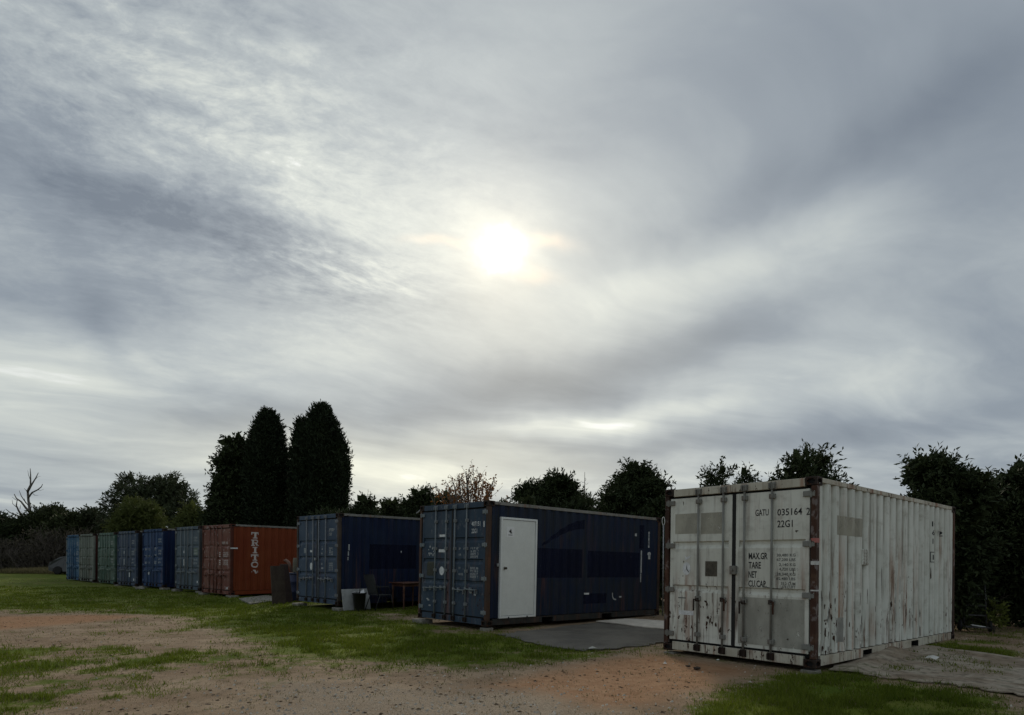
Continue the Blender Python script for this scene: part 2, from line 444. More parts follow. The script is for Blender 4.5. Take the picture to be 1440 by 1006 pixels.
gf = (g + (n2_ - .5) * .55 + (nf - .5) * .85 + (nff - .5) * .70).step(.36, .68)
t.links.new(mixc(t, gf, dirt, grass), bs.inputs['Base Color'])
bs.inputs['Roughness'].default_value = .95; bs.inputs['Specular IOR Level'].default_value = .1
setbump(t, bs, nf * .5 + nff * .35 + ng * .15, .9, .06)
ground = link('ground', me, m)
tag(ground, 'bare brown earth and worn green grass of the storage paddock', 'ground', kind='structure')

# ------------------------------------------------------------------ container footprints (position of the near right front corner, heading, slight lean)
CONT = dict(
    white=(4.07, 8.74, .05, 48.9, .33, .58), b=(-.52, 13.33, .09, 47.4, .69, .28), c=(-4.84, 18.19, .13, 44.8, -.09, .02),
    d=(-10.19, 23.63, .06, 42.1, .11, -.09), e=(-12.41, 25.92, .09, 41.9, -.08, -.05), f=(-15.21, 28.46, .08, 41.6, -.15, 0),
    g=(-17.44, 30.27, .04, 41.2, -.09, -.07), h=(-19.76, 32.45, .03, 40.9, -.1, -.04), i=(-22.36, 34.86, .03, 41.4, -.09, -.04),
    j=(-24.30, 36.66, .03, 41.4, -.05, -.07))
W, L, H = 2.438, 6.058, 2.591
def cframe(k):
    x, y, z, a, tx, ty = CONT[k]; a = R_(a); tx, ty = R_(tx), R_(ty)
    r = Vector((math.cos(a), -math.sin(a), 0)); d = Vector((math.sin(a), math.cos(a), 0))
    return Vector((x, y, z)), r, d, (tx, ty)
def foot(k, grow=0.0):
    o, r, d, _ = cframe(k); g = grow
    p = [o + r * g - d * g, o - r * (W + g) - d * g, o - r * (W + g) + d * (L + g), o + r * g + d * (L + g)]
    return [(q.x, q.y) for q in p]

# ------------------------------------------------------------------ grass blades (uncountable: one object)
def blades(name, n, label, Y0, Y1, hmin, hmax, mat, seed, power=1.6, thr=.42, wk=.0011, tuft=0.0):
    rng = np.random.default_rng(seed)
    Yv = Y0 * (Y1 / Y0) ** rng.random(n); X = (rng.random(n) * 2 - 1) * .90 * Yv
    g, o, k = masks(X, Yv)
    cl = fbm(X * 3.5, Yv * 3.5, 77, 3)
    p = np.where(sdist(X, Yv, P_CARPET) > 0, .5, np.clip((g - thr) / (1 - thr), 0, 1) ** power) * np.clip((cl - .28) * 2.6, .05, 1.3)
    if tuft: p = p * (fbm(X * 2.2, Yv * 2.2, 131, 3) > tuft + .06)
    keep = rng.random(n) < p
    keep &= (sdist(X, Yv, P_TARP) < .12)
    keep &= (sdist(X, Yv, P_CARPET) < .03) | ((sdist(X, Yv, P_CARPET) > .35) & (fbm(X * 1.1, Yv * 1.1, 93, 3) > .56) & (rng.random(n) < .6))
    for kk in CONT: keep &= sdist(X, Yv, foot(kk)) < -.02
    X, Yv, g, cl = X[keep], Yv[keep], g[keep], cl[keep]
    n = len(X); Z = gz(X, Yv) - .004 + np.where(sdist(X, Yv, P_CARPET) > .0, .02, 0)
    hh = (hmin + (hmax - hmin) * rng.random(n) ** 1.5) * (.55 + .6 * g) * (.5 + cl)
    th = rng.random(n) * 2 * np.pi; ln = rng.random(n) * .9 * hh; tw = rng.random(n) * np.pi
    wd = wk * Yv ** .8 * (.7 + .6 * rng.random(n))
    ax, ay = np.cos(tw) * wd, np.sin(tw) * wd
    A = np.stack([X - ax, Yv - ay, Z], 1); B = np.stack([X + ax, Yv + ay, Z], 1)
    Cc = np.stack([X + np.cos(th) * ln, Yv + np.sin(th) * ln, Z + hh], 1)
    co = np.stack([A, B, Cc], 1).reshape(-1, 3)
    me = bpy.data.meshes.new(name); me.vertices.add(3 * n); me.vertices.foreach_set('co', co.ravel())
    me.loops.add(3 * n); me.loops.foreach_set('vertex_index', np.arange(3 * n))
    me.polygons.add(n); me.polygons.foreach_set('loop_start', np.arange(n) * 3); me.polygons.foreach_set('loop_total', np.full(n, 3))
    me.update(calc_edges=True)
    return tag(link(name, me, mat), label, 'grass', kind='stuff')
M_grass = foliage('grass blade', (.062, .098, .007), (.148, .176, .020), .42, .5)
M_dry = foliage('dry grass blade', (.15, .125, .06), (.25, .21, .11), .2, .5)
blades('grass', 760000, 'short green grass in worn patches across the paddock', 5.4, 30, .025, .085, M_grass, 3, 1.5, .24)
blades('dry_grass', 150000, 'thin dry straw grass between the green patches', 5.4, 40, .012, .045, M_dry, 5, .35, .02)

blades('weed_tufts', 60000, 'taller weedy tufts scattered through the short grass', 5.4, 24, .06, .15, M_grass, 9, 3.0, .40, .0010, .52)
# loose stones and dark flakes toned as shaded clods on the bare earth
rng = np.random.default_rng(21)
st = MB()
n = 0
while n < 2600:
    Y = 5.6 * (13 / 5.6) ** rng.random(); X = (rng.random() * 2 - 1) * .85 * Y
    g_, o_, k_ = masks(np.array([X]), np.array([Y]))
    if rng.random() > .12 + .8 * k_[0] or g_[0] > .6: continue
    if any(sdist(np.array([X]), np.array([Y]), foot(kk, .05))[0] > 0 for kk in ('white', 'b')) or sdist(np.array([X]), np.array([Y]), P_TARP)[0] > 0: continue
    r = .006 + .018 * rng.random() ** 3; zz = gz(np.array([X]), np.array([Y]))[0]
    p = [(X + r * math.cos(q) * (.7 + .5 * rng.random()), Y + r * math.sin(q) * (.7 + .5 * rng.random()), zz - .002) for q in np.linspace(0, 6.283, 6)[:-1]]
    k0 = len(st.v); st.v += p + [(X + r * .2, Y, zz + r * (.5 + .5 * rng.random()))]
    for q in range(5): st.f.append((k0 + q, k0 + (q + 1) % 5, k0 + 5)); st.m.append(0)
    n += 1
tag(st.build('gravel', simple('gravel stone', (.46, .42, .36), .9, .45, 3)), 'loose pale gravel scattered over the bare earth in front', 'gravel', kind='stuff')

n = 8000; rng = np.random.default_rng(33)
Yc = 5.6 * (20 / 5.6) ** rng.random(n); Xc = (rng.random(n) * 2 - 1) * .88 * Yc
gq, oq, kq = masks(Xc, Yc); kp = (rng.random(n) < (1.05 - gq)) & (fbm(Xc * 1.3, Yc * 1.3, 171, 3) > .44) & (sdist(Xc, Yc, P_TARP) < 0)
for kk in ('white', 'b', 'c', 'd'): kp &= sdist(Xc, Yc, foot(kk)) < -.02
Xc, Yc = Xc[kp], Yc[kp]; n = len(Xc); Zc = gz(Xc, Yc); sz = .007 + .022 * rng.random(n) ** 2.5; th = rng.random(n) * 6.283
P4 = np.stack([np.stack([Xc + sz * np.cos(th + q) * f, Yc + sz * np.sin(th + q) * f, Zc + h_ * sz], 1) for q, f, h_ in ((0, 1.2, .05), (1.7, .6, .35 ), (3.14, 1.1, .05), (4.6, .6, .5))], 1).reshape(-1, 3)
me = bpy.data.meshes.new('shaded_clod_flakes'); me.from_pydata(P4.tolist(), [], np.arange(4 * n).reshape(-1, 4).tolist()); me.update()  # dark flakes stand in for soil clods and the shade they cast
tag(link('shaded_clod_flakes', me, foliage('shade-toned crumbs', (.045, .032, .022), (.13, .085, .050), 0, .6)), 'dark shade-toned crumbs of soil scattered over the bare earth', 'dark soil flakes', kind='stuff')

# ------------------------------------------------------------------ shipping containers
PITCH, CDEP = .2755, .042
S0, S1 = .115, L - .115
def side_break():
    """(distance along the side, inset) of the trapezoid corrugation."""
    p = [(S0, 0.0), (S0 + .07, 0.0)]; s = S0 + .07
    while s + PITCH < S1 - .05:
        p += [(s + .048, CDEP), (s + .130, CDEP), (s + .178, 0.0), (s + PITCH, 0.0)]; s += PITCH
    p.append((S1, 0.0)); return p
SB = side_break()
def side_in(s):
    for (a, da), (b, db) in zip(SB, SB[1:]):
        if a <= s <= b: return da + (db - da) * (s - a) / max(b - a, 1e-6)
    return 0.0
SIDE_OFF = .012                                              # crest sits this far inside the corner posts
ZP0, ZP1 = .165, H - .075
def door_prof(grooves):
    """(z, depth) of a door leaf; grooves are pressed 32 mm in."""
    p = [(.185, 0.0)]
    for zg in sorted(grooves): p += [(zg - .085, 0.0), (zg - .03, .032), (zg + .012, .032), (zg + .03, 0.0)]
    p.append((2.43, 0.0)); return p
def prof_at(p, z):
    for (a, da), (b, db) in zip(p, p[1:]):
        if a <= z <= b: return da + (db - da) * (z - a) / max(b - a, 1e-6)
    return 0.0
DOOR_Y = .022
_cache = {}
def cached(key, fn):
    if key not in _cache: _cache[key] = fn()
    return _cache[key]
def casting_mesh():
    bm = bmesh.new(); bmesh.ops.create_cube(bm, size=1)
    for v in bm.verts: v.co = Vector((v.co.x * .162, v.co.y * .178, v.co.z * .118))
    bmesh.ops.bevel(bm, geom=bm.edges[:], offset=.006, segments=1, affect='EDGES')
    for f in [f for f in bm.faces if f.calc_area() > .012]:
        nrm = f.normal.copy(); c = f.calc_center_median()
        r = bmesh.ops.inset_individual(bm, faces=[f], thickness=.028)
        e = list(f.edges)
        bmesh.ops.bevel(bm, geom=list(f.verts), offset=.018, segments=2, affect='VERTICES')
    bm.faces.ensure_lookup_table()
    deep = sorted([f for f in bm.faces if len(f.verts) > 6], key=lambda f: -f.calc_area())[:6]
    for f in deep:
        n_ = f.normal.copy()
        r = bmesh.ops.extrude_discrete_faces(bm, faces=[f])
        for nf_ in r['faces']:
            nf_.material_index = 1
            for v in nf_.verts: v.co -= n_ * .03
    me = bpy.data.meshes.new('corner_casting'); bm.to_mesh(me); bm.free(); return me
def bottom_rail_mesh(sgn):
    b = MB(); xo, xi = sgn * (W / 2 - .008), sgn * (W / 2 - .075)
    x0, x1 = min(xo, xi), max(xo, xi)
    for a, c in ((.180, 1.63), (1.98, 3.70), (4.06, L - .180)): b.box(x0, x1, a, c, .022, .152)
    for a, c in ((1.63, 1.98), (3.70, 4.06)): b.box(x0, x1, a, c, .128, .152)
    return b.mesh('bottom_rail')
def pocket_mesh(sgn, which):
    b = MB()
    xo, xi = sgn * (W / 2 - .012), sgn * (W / 2 - .45)
    for a, c in (((1.632, 1.978), (3.702, 4.058))[which],):
        b.poly([(xo, a, .126), (xo, c, .126), (xi, c, .126), (xi, a, .126)])
        b.poly([(xo, a, .024), (xo, a, .126), (xi, a, .126), (xi, a, .024)])
        b.poly([(xo, c, .024), (xo, c, .126), (xi, c, .126), (xi, c, .024)])
        b.poly([(xi, a, .024), (xi, c, .024), (xi, c, .126), (xi, a, .126)])
    return b.mesh('forklift_pocket')
def side_mesh(sgn, cut=None):
    b = MB(); X = lambda d: sgn * (W / 2 - SIDE_OFF - d)
    def strip(z0, z1, s0, s1):
        pts = [(s, d) for s, d in SB if s0 < s < s1]
        pts = [(s0, side_in(s0))] + pts + [(s1, side_in(s1))]
        for (a, da), (c, dc) in zip(pts, pts[1:]):
            if c - a < 1e-5: continue
            b.poly([(X(da), a, z0), (X(dc), c, z0), (X(dc), c, z1), (X(da), a, z1)])
            b.poly([(X(da + .004), a, z0), (X(da + .004), a, z1), (X(dc + .004), c, z1), (X(dc + .004), c, z0)])
    if cut is None: strip(ZP0, ZP1, S0, S1)
    else:
        s0, s1, z0, z1 = cut
        strip(ZP0, ZP1, S0, s0); strip(ZP0, ZP1, s1, S1); strip(z1, ZP1, s0, s1)
        if z0 > ZP0 + .002: strip(ZP0, z0, s0, s1)
    return b.mesh('side_panel')
def end_mesh():
    b = MB(); pts = [(-1.13, 0)]; x = -1.05
    while x < .95: pts += [(x, 0), (x + .06, .04), (x + .12, .04), (x + .18, 0)]; x += .25
    pts.append((1.13, 0))
    for (a, da), (c, dc) in zip(pts, pts[1:]):
        b.poly([(c, L - .02 - dc, .155), (a, L - .02 - da, .155), (a, L - .02 - da, 2.47), (c, L - .02 - dc, 2.47)])
    return b.mesh('end_panel')
def roof_mesh():
    b = MB(); pts = [(.1, 0)]; s = .25
    while s < L - .35: pts += [(s, 0), (s + .04, .018), (s + .15, .018), (s + .19, 0)]; s += .23
    pts.append((L - .1, 0))
    for (a, da), (c, dc) in zip(pts, pts[1:]):
        b.poly([(-W / 2 + .05, a, H - .02 - da), (W / 2 - .05, a, H - .02 - da), (W / 2 - .05, c, H - .02 - dc), (-W / 2 + .05, c, H - .02 - dc)])
    return b.mesh('roof')
def leaf_mesh(x0, x1, grooves):
    b = MB(); P = door_prof(grooves); st_ = .055; yb = DOOR_Y + .05
    # stiles left and right, pressed panel between them, top and bottom closed
    for a, c in ((x0, x0 + st_), (x1 - st_, x1)): b.box(a, c, DOOR_Y - .004, yb, .183, 2.432, bev=.003)
    for (za, da), (zb, db) in zip(P, P[1:]):
        b.poly([(x0 + st_, DOOR_Y + da, za), (x1 - st_, DOOR_Y + da, za), (x1 - st_, DOOR_Y + db, zb), (x0 + st_, DOOR_Y + db, zb)])
    b.box(x0 + st_, x1 - st_, yb - .004, yb, .185, 2.43)
    return b.mesh('door_leaf')
def bar_mesh():
    b = MB(); b.tube([(0, -.012, .13), (0, -.012, 2.505)], .0165, 10); return b.mesh('lock_bar', True)
def keeper_mesh(top):
    b = MB(); z0, z1 = (2.455, 2.555) if top else (.045, .15)
    b.box(-.05, .05, -.012, .0, z0, z1, bev=.003); b.box(-.045, -.022, -.05, -.012, z0 + .01, z1 - .01, bev=.004)
    b.box(.022, .045, -.05, -.012, z0 + .01, z1 - .01, bev=.004)
    b.tube([(0, -.014, z0 + .005), (0, -.014, z1 - .005)], .027, 8)
    return b.mesh('cam_keeper')
def collar_mesh():
    b = MB(); b.box(-.045, .045, -.022, .020, -.035, .035, bev=.006); b.box(-.022, .022, -.036, -.022, -.028, .028, bev=.004)
    return b.mesh('bar_bracket')
def handle_mesh(direction, droop=0.0):
    b = MB(); d = direction
    if droop:
        b.box(-.03, .03, -.036, .0, -.03, .03, bev=.005).tube([(0, -.03, 0), (d * .045, -.042, .0)], .012, 6).box(d * .045 - .012, d * .045 + .012, -.050, -.038, -.17, .012, bev=.003)
        return b.mesh('handle')
    b.tube([(0, -.03, .0), (d * .05, -.042, -.004), (d * .20, -.045, -.015 - droop * .3), (d * .36, -.042, -.012 - droop), (d * .42, -.040, -.016 - droop)], [.014, .013, .012, .013, .010], 6)
    b.box(d * .16 - .03, d * .16 + .03, -.03, .02, -.06, .03, bev=.004)
    b.box(-.03, .03, -.036, .0, -.03, .03, bev=.005)
    b.box(d * .36 - .012, d * .36 + .012, -.052, .02, -.10 - droop, .0 - droop, bev=.003)
    return b.mesh('handle')
def hinge_mesh(sgn):
    b = MB(); s = sgn
    x0, x1 = sorted((s * (W / 2 - .02), s * (W / 2 - .185)))
    b.box(x0, x1, -.006, .020, -.038, .038, bev=.006)
    b.tube([(s * (W / 2 - .075), -.006, -.052), (s * (W / 2 - .075), -.006, .052)], .016, 8)
    return b.mesh('hinge')
def make_text(body, weight=.0):
    cu = bpy.data.curves.new('lettering', 'FONT'); cu.body = body; cu.size = 1; cu.offset = weight; cu.resolution_u = 2
    cu.align_x = 'LEFT'
    o = bpy.data.objects.new('lettering', cu); COL.objects.link(o)
    bpy.context.view_layer.update()
    dg = bpy.context.evaluated_depsgraph_get()
    me = bpy.data.meshes.new_from_object(o.evaluated_get(dg))
    bpy.data.objects.remove(o); bpy.data.curves.remove(cu)
    vs_ = [(v.co.x, v.co.y) for v in me.vertices]; fs = [tuple(p.vertices) for p in me.polygons]
    bpy.data.meshes.remove(me)
    return vs_, fs
def fit2d(vf, x0, x1, z0, z1):
    vs_, fs = vf
    ax = [v[0] for v in vs_]; ay = [v[1] for v in vs_]
    lx, hx, ly, hy = min(ax), max(ax), min(ay), max(ay)
    return [(x0 + (v[0] - lx) / (hx - lx) * (x1 - x0), z0 + (v[1] - ly) / (hy - ly) * (z1 - z0)) for v in vs_], fs
def merge2d(items):
    V_, F_ = [], []
    for vs_, fs in items:
        k = len(V_); V_ += vs_; F_ += [tuple(i + k for i in f) for f in fs]
    return V_, F_
def rect2d(x0, x1, z0, z1): return [(x0, z0), (x1, z0), (x1, z1), (x0, z1)], [(0, 1, 2, 3)]
def wear(vf, keep, seed):
    """Drops a share of the small faces: flaked paint."""
    r = random.Random(seed); return vf[0], [f for f in vf[1] if r.random() < keep]
def ell2d(cx, cz, rx, rz, n=20, hole=0.0):
    if hole:
        vs_ = [(cx + rx * k * math.cos(2 * math.pi * i / n), cz + rz * k * math.sin(2 * math.pi * i / n)) for k in (1, hole) for i in range(n)]
        return vs_, [(i, (i + 1) % n, n + (i + 1) % n, n + i) for i in range(n)]
    return [(cx + rx * math.cos(2 * math.pi * i / n), cz + rz * math.sin(2 * math.pi * i / n)) for i in range(n)], [tuple(range(n))]
def on_surface(vf, breaks, axis, put):
    """Cuts a flat 2D mark at the surface's folds and lays it on them."""
    bm = bmesh.new(); vv = [bm.verts.new((a, 0, b)) for a, b in vf[0]]
    for f in vf[1]:
        try: bm.faces.new([vv[i] for i in f])
        except ValueError: pass
    lo = min(v[axis] for v in vf[0]); hi = max(v[axis] for v in vf[0])
    nrm = Vector((1, 0, 0)) if axis == 0 else Vector((0, 0, 1))
    for q in breaks:
        if lo < q < hi: bmesh.ops.bisect_plane(bm, geom=bm.verts[:] + bm.edges[:] + bm.faces[:], plane_co=nrm * q, plane_no=nrm)
    for v in bm.verts: v.co = put(v.co.x, v.co.z)
    me = bpy.data.meshes.new('mark'); bm.to_mesh(me); bm.free()
    return me

class Container:
    def __init__(s, key, label, doorm, sidem, postm, barm=None, grooves=(1.815, 1.355, .896), bars=(.635, 1.03, 1.35, 1.755), castm=None,
                 cut=None, railm=None, droop=0.0, detail=True, sillm=None, hz=.73, lipm=None):
        o, r, d, (tx, ty) = cframe(key)
        s.key = key; s.grooves = grooves
        root = bpy.data.objects.new('shipping_container', None); COL.objects.link(root)
        tag(root, label, 'shipping container', 'shipping containers standing in a row')
        up = Vector((tx, ty, 1)).normalized()
        rr = (r - up * r.dot(up)).normalized(); dd = up.cross(rr)
        M = Matrix((rr, dd, up)).transposed().to_4x4(); M.translation = o - rr * (W / 2)
        root.matrix_world = M; s.root = root; s.M = M
        barm = barm or doorm; castm = castm or M_darkrust; railm = railm or sidem; sillm = sillm or doorm
        s.doorm, s.sidem = doorm, sidem
        mk = lambda name, me, m, par=root: link(name, me, m, par, shared=True)
        for sg in (-1, 1):
            x0, x1 = sorted((sg * W / 2, sg * (W / 2 - .075)))
            mk('corner_post', cached(('post', sg), lambda: MB().box(x0, x1, 0, .10, .122, H - .122, bev=.006).mesh('corner_post')), postm)
            mk('corner_post', cached(('rpost', sg), lambda: MB().box(x0, x1, L - .10, L, .122, H - .122, bev=.006).mesh('corner_post')), postm)
            for yy in (.089 - .004, L - .089 + .004):
                for zz in (.059, H - .059):
                    c = mk('corner_casting', cached('cast', casting_mesh), [castm, M_dark])
                    c.location = (sg * (W / 2 - .081 + .004), yy, zz)
            mk('side_panel', cached(('side', sg, cut if sg > 0 else None), lambda: side_mesh(sg, cut if sg > 0 else None)), sidem)
            mk('bottom_rail', cached(('brail', sg), lambda: bottom_rail_mesh(sg)), railm)
            for wq in (0, 1): mk('forklift_pocket', cached(('pock', sg, wq), lambda: pocket_mesh(sg, wq)), M_dark)
            a0, a1 = sorted((sg * (W / 2 - .003), sg * (W / 2 - .065)))
            mk('top_rail', cached(('trail', sg), lambda: MB().box(a0, a1, .178, L - .178, H - .073, H - .008, bev=.004).mesh('top_rail')), lipm or M_lit_lip)
        mk('end_panel', cached('end', end_mesh), sidem); mk('roof', cached('roof', roof_mesh), sidem)
        mk('floor', cached('floor', lambda: MB().box(-W / 2 + .08, W / 2 - .08, .06, L - .06, .13, .16).mesh('floor')), M_dark)
        for wq, (za, zb_) in enumerate(((.02, .15), (H - .115, H - .01))): mk('rear_beam', cached(('rbeam', wq), lambda: MB().box(-W / 2 + .162, W / 2 - .162, L - .07, L - .01, za, zb_).mesh('rear_beam')), railm)
        mk('door_header', cached('head', lambda: MB().box(-W / 2 + .162, W / 2 - .162, .003, .07, 2.462, H - .012, bev=.005).mesh('door_header')), sillm)
        mk('door_sill', cached('sill', lambda: MB().box(-W / 2 + .162, W / 2 - .162, .003, .07, .022, .150, bev=.005).mesh('door_sill')), sillm)
        mk('door_gasket', cached('gask', lambda: MB().box(-1.142, 1.142, .060, .085, .152, 2.460).box(-.0285, .0285, .016, .058, .19, 2.43).mesh('door_gasket')), M_rubber)
        s.leaf = []
        for sg in (-1, 1):
            x0, x1 = (-1.122, -.030) if sg < 0 else (.030, 1.122)
            lf = mk('door_leaf', cached(('leaf', sg, grooves), lambda: leaf_mesh(x0, x1, grooves)), doorm); s.leaf.append(lf)
            for zz in (.28, .98, 1.68, 2.36):
                h = mk('hinge', cached(('hinge', sg), lambda: hinge_mesh(sg)), barm, lf); h.location = (0, 0, zz)
            for q, bx in enumerate(bars[:2] if sg < 0 else bars[2:]):
                X = bx - W / 2
                br = mk('lock_bar', cached('bar', bar_mesh), barm, lf); br.location = (X, 0, 0)
                for tp in (True, False):
                    kp = mk('cam_keeper', cached(('keep', tp), lambda: keeper_mesh(tp)), castm if not tp else barm, lf); kp.location = (X, 0, 0)
                if detail:
                    for zz in ((.30, .86, 2.36) if droop else (.42, 1.12, 1.60, 2.20)):
                        cl = mk('bar_bracket', cached('collar', collar_mesh), barm, lf); cl.location = (X, 0, zz)
                dr = -1 if sg < 0 else 1
                if droop and q == (1 if sg < 0 else 0): dr = -dr
                hd = mk('handle', cached(('handle', dr, droop), lambda: handle_mesh(dr, droop)), castm if droop else barm, lf); hd.location = (X, 0, hz + (.02 if q else 0))
        s.bars = bars
    def on_door(s, vf, mat, name='lettering', lift=.002, label=None):
        """vf in (distance from the left front edge, height)."""
        vf = ([(a - W / 2, b) for a, b in vf[0]], vf[1])
        cx = sum(v[0] for v in vf[0]) / len(vf[0]); P = door_prof(s.grooves)
        me = on_surface(vf, [p[0] for p in P], 1, lambda a, b: Vector((a, (DOOR_Y - .004 if (abs(a) > 1.066 or abs(a) < .086) else DOOR_Y + prof_at(P, b)) - lift, b)))
        me.name = name; o = link(name, me, mat, s.leaf[0 if cx < 0 else 1])
        if label: o['label'] = label
        return o
    def on_side(s, vf, mat, name='lettering', lift=.002, label=None):
        """vf in (distance from the front along the right side, height)."""
        vf = (vf[0], vf[1])
        me = on_surface(vf, [p[0] for p in SB], 0, lambda a, b: Vector((W / 2 - SIDE_OFF - side_in(a) + lift, a, b)))
        me.name = name; o = link(name, me, mat, s.root)
        if label: o['label'] = label
        return o
    def text(s, body, x0, x1, z0, z1, mat, side=False, weight=.012, keep=1.0, name='lettering'):
        vf = fit2d(make_text(body, weight), x0, x1, z0, z1)
        if keep < 1: vf = wear(vf, keep, len(body) * 7 + int(x0 * 100))
        return (s.on_side if side else s.on_door)(vf, mat, name)
def glyphs(x0, x1, z0, z1, n, seed):
    """Weathered rows of stencil figures too worn to read: broken strokes."""
    r = random.Random(seed); it = []; w = (x1 - x0) / n
    for i in range(n):
        a, b = x0 + i * w, x0 + (i + .72) * w; t = w * .2
        if r.random() < .85: it.append(rect2d(a, a + t, z0, z1))
        if r.random() < .8: it.append(rect2d(b - t, b, z0 + (z1 - z0) * r.choice((0, 0, .5)), z1))
        for f in (0, .44, .86):
            if r.random() < .7: it.append(rect2d(a + t, b - t, z0 + (z1 - z0) * f, z0 + (z1 - z0) * (f + .14)))
    return merge2d(it)

def patch_mat(name, col, seed=0, alpha=.75, scale=3.0, rough=.65):
    """A rectangle of other paint, worn through in places to what lies beneath."""
    m, t, bs = new_mat(name)
    x, y, z = sep(t, objco(t))
    n1 = noise(t, comb(t, x * 3 + seed, y * 3, z * 1.4), scale * .5, 5, .65)
    t.links.new(mixc(t, n1.step(.35, .7), tuple(c * .8 for c in col), tuple(c * 1.12 for c in col)), bs.inputs['Base Color'])
    bs.inputs['Roughness'].default_value = rough; bs.inputs['Specular IOR Level'].default_value = .16
    n2 = noise(t, comb(t, x * 5 + seed, y * 5, z * 3), scale, 6, .7)
    al = n2.step(.30, .42, .15, 1.0) * alpha
    t.links.new(al.s, bs.inputs['Alpha'])
    return m

# --- white container, nearest
Pw_door = paint('weathered white door paint', (.56, .565, .505), (.66, .67, .61), rust=.85, chips=.5, streak=1.0, seed=1.3, dirt=(.22, .21, .18))
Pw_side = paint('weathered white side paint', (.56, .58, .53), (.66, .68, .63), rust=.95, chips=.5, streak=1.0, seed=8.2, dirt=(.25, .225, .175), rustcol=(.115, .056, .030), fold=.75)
Pw_rail = paint('rusting white rail', (.52, .50, .42), (.40, .37, .30), rust=1.0, chips=1.0, streak=1.0, seed=4.4, dirt=(.20, .16, .11), low=0)
Pw_bar = paint('grimy lock bar paint', (.24, .245, .225), (.15, .145, .13), rust=.6, chips=.5, streak=.8, seed=2.2)
cw = Container('white', 'large weathered white container marked GATU 035164 2 with rusty corner posts, nearest at right', Pw_door, Pw_side, M_rust, Pw_bar,
               grooves=(1.715, 1.03), bars=(.627, 1.057, 1.398, 1.819), droop=.09, hz=.84, railm=Pw_rail, sillm=Pw_rail, lipm=Pw_rail)
M_b = M_black
cw.text('GATU', 1.552, 1.755, 2.090, 2.185, M_b, weight=.014)
cw.text('035164', 1.882, 2.235, 2.080, 2.178, M_b, weight=.014); cw.text('2', 2.295, 2.345, 2.072, 2.172, M_b, weight=.014)
cw.text('22G1', 1.884, 2.105, 1.915, 2.015, M_b, weight=.014)
for body, xe, zz in (('MAX.GR', 1.745, 1.466), ('TARE', 1.645, 1.333), ('NET', 1.585, 1.198), ('CU.CAP.', 1.735, 1.066)):
    cw.text(body, 1.456, xe, zz, zz + .097, M_b, weight=.022)
M_grey = simple('faded stencil paint', (.10, .105, .10), .7, .3, 30)
for body, z0, xa in (('30,480 KG', 1.500, 1.880), ('67,200 LBS', 1.437, 1.880), ('2,140 KG', 1.367, 1.915), ('4,720 LBS', 1.304, 1.915),
                     ('28,340 KG', 1.234, 1.880), ('62,480 LBS', 1.171, 1.880), ('33,2 CUM', 1.102, 1.945), ('1,174 CUFT', 1.056, 1.930)):
    cw.text(body, xa, 2.15, z0, z0 + .047, M_grey, weight=.016)
cw.on_door(merge2d([([(1.70, 1.070), (1.80, 1.052), (1.80, 1.062), (1.70, 1.080)], [(0, 1, 2, 3)]), ([(1.80, 1.052), (1.95, 1.047), (1.97, 1.055), (1.80, 1.062)], [(0, 1, 2, 3)])]), M_b, 'paint_drip', .003)
M_pw1 = patch_mat('dull overpaint', (.40, .385, .32), 2.0, .85); M_pw2 = patch_mat('mottled grey overpaint', (.36, .355, .31), 5.0, .9, 2.6)
cw.on_door(rect2d(.185, .600, 1.865, 2.185), M_pw1, 'paint_patch', .0015); cw.on_door(rect2d(.655, 1.02, 1.855, 2.18), M_pw1, 'paint_patch', .0015)
cw.on_door(rect2d(1.300, 2.280, .235, .915), M_pw2, 'paint_patch', .0015)
cw.on_door(rect2d(.740, .945, 1.205, 1.435), simple('brown placard', (.085, .075, .055), .8, .4, 12), 'placard', .004)
cw.on_door(ell2d(.405, 1.315, .072, .10), M_white, 'round_sticker', .003)
cw.on_door(([(.398, 1.315), (.408, 1.38), (.418, 1.31), (.455, 1.262), (.445, 1.255), (.405, 1.30)], [(0, 1, 2, 3, 4, 5)]), M_grey, 'sticker_mark', .005)
cw.on_door(([(.355, 1.535), (.40, 1.495), (.505, 1.53), (.425, 1.462), (.37, 1.452), (.385, 1.485)], [(0, 1, 2, 3, 4, 5)]), M_white, 'torn_sticker', .003)
cw.on_door(rect2d(.272, .540, .588, .655), M_white, 'blank_sticker', .003)
cw.on_door(rect2d(.255, .40, .845, .860), M_grey, 'torn_sticker', .003)
lb = MB().box(-.05, .05, -.045, .018, -.07, .06, bev=.008).tube([(0, -.05, .0), (0, -.075, .0)], .02, 8)
lbo = lb.build('lock_box', Pw_bar, cw.leaf[1]); lbo.location = (1.232 - W / 2, 0, 1.31)
def scabs(spots, seed):
    r = random.Random(seed); it = []
    for cx_, cz_, w_, h_ in spots:
        n_ = 9; ring = []
        for k in range(n_):
            q = 2 * math.pi * k / n_; f = r.uniform(.45, 1.1); ring.append((cx_ + w_ * f * math.cos(q), cz_ + h_ * f * math.sin(q)))
        it.append((ring, [tuple(range(n_))]))
        if r.random() < .6:
            x_ = cx_ + r.uniform(-.5, .5) * w_; l_ = h_ * r.uniform(1, 2.6); it.append(([(x_ - .006, cz_), (x_ + .007, cz_), (x_ + .003, cz_ - l_), (x_ - .002, cz_ - l_)], [(0, 1, 2, 3)]))
    return merge2d(it)
M_scab = simple('dark rust scab', (.060, .034, .020), .95, .5, 25, tint=(.024, .015, .011))
rs = random.Random(12)
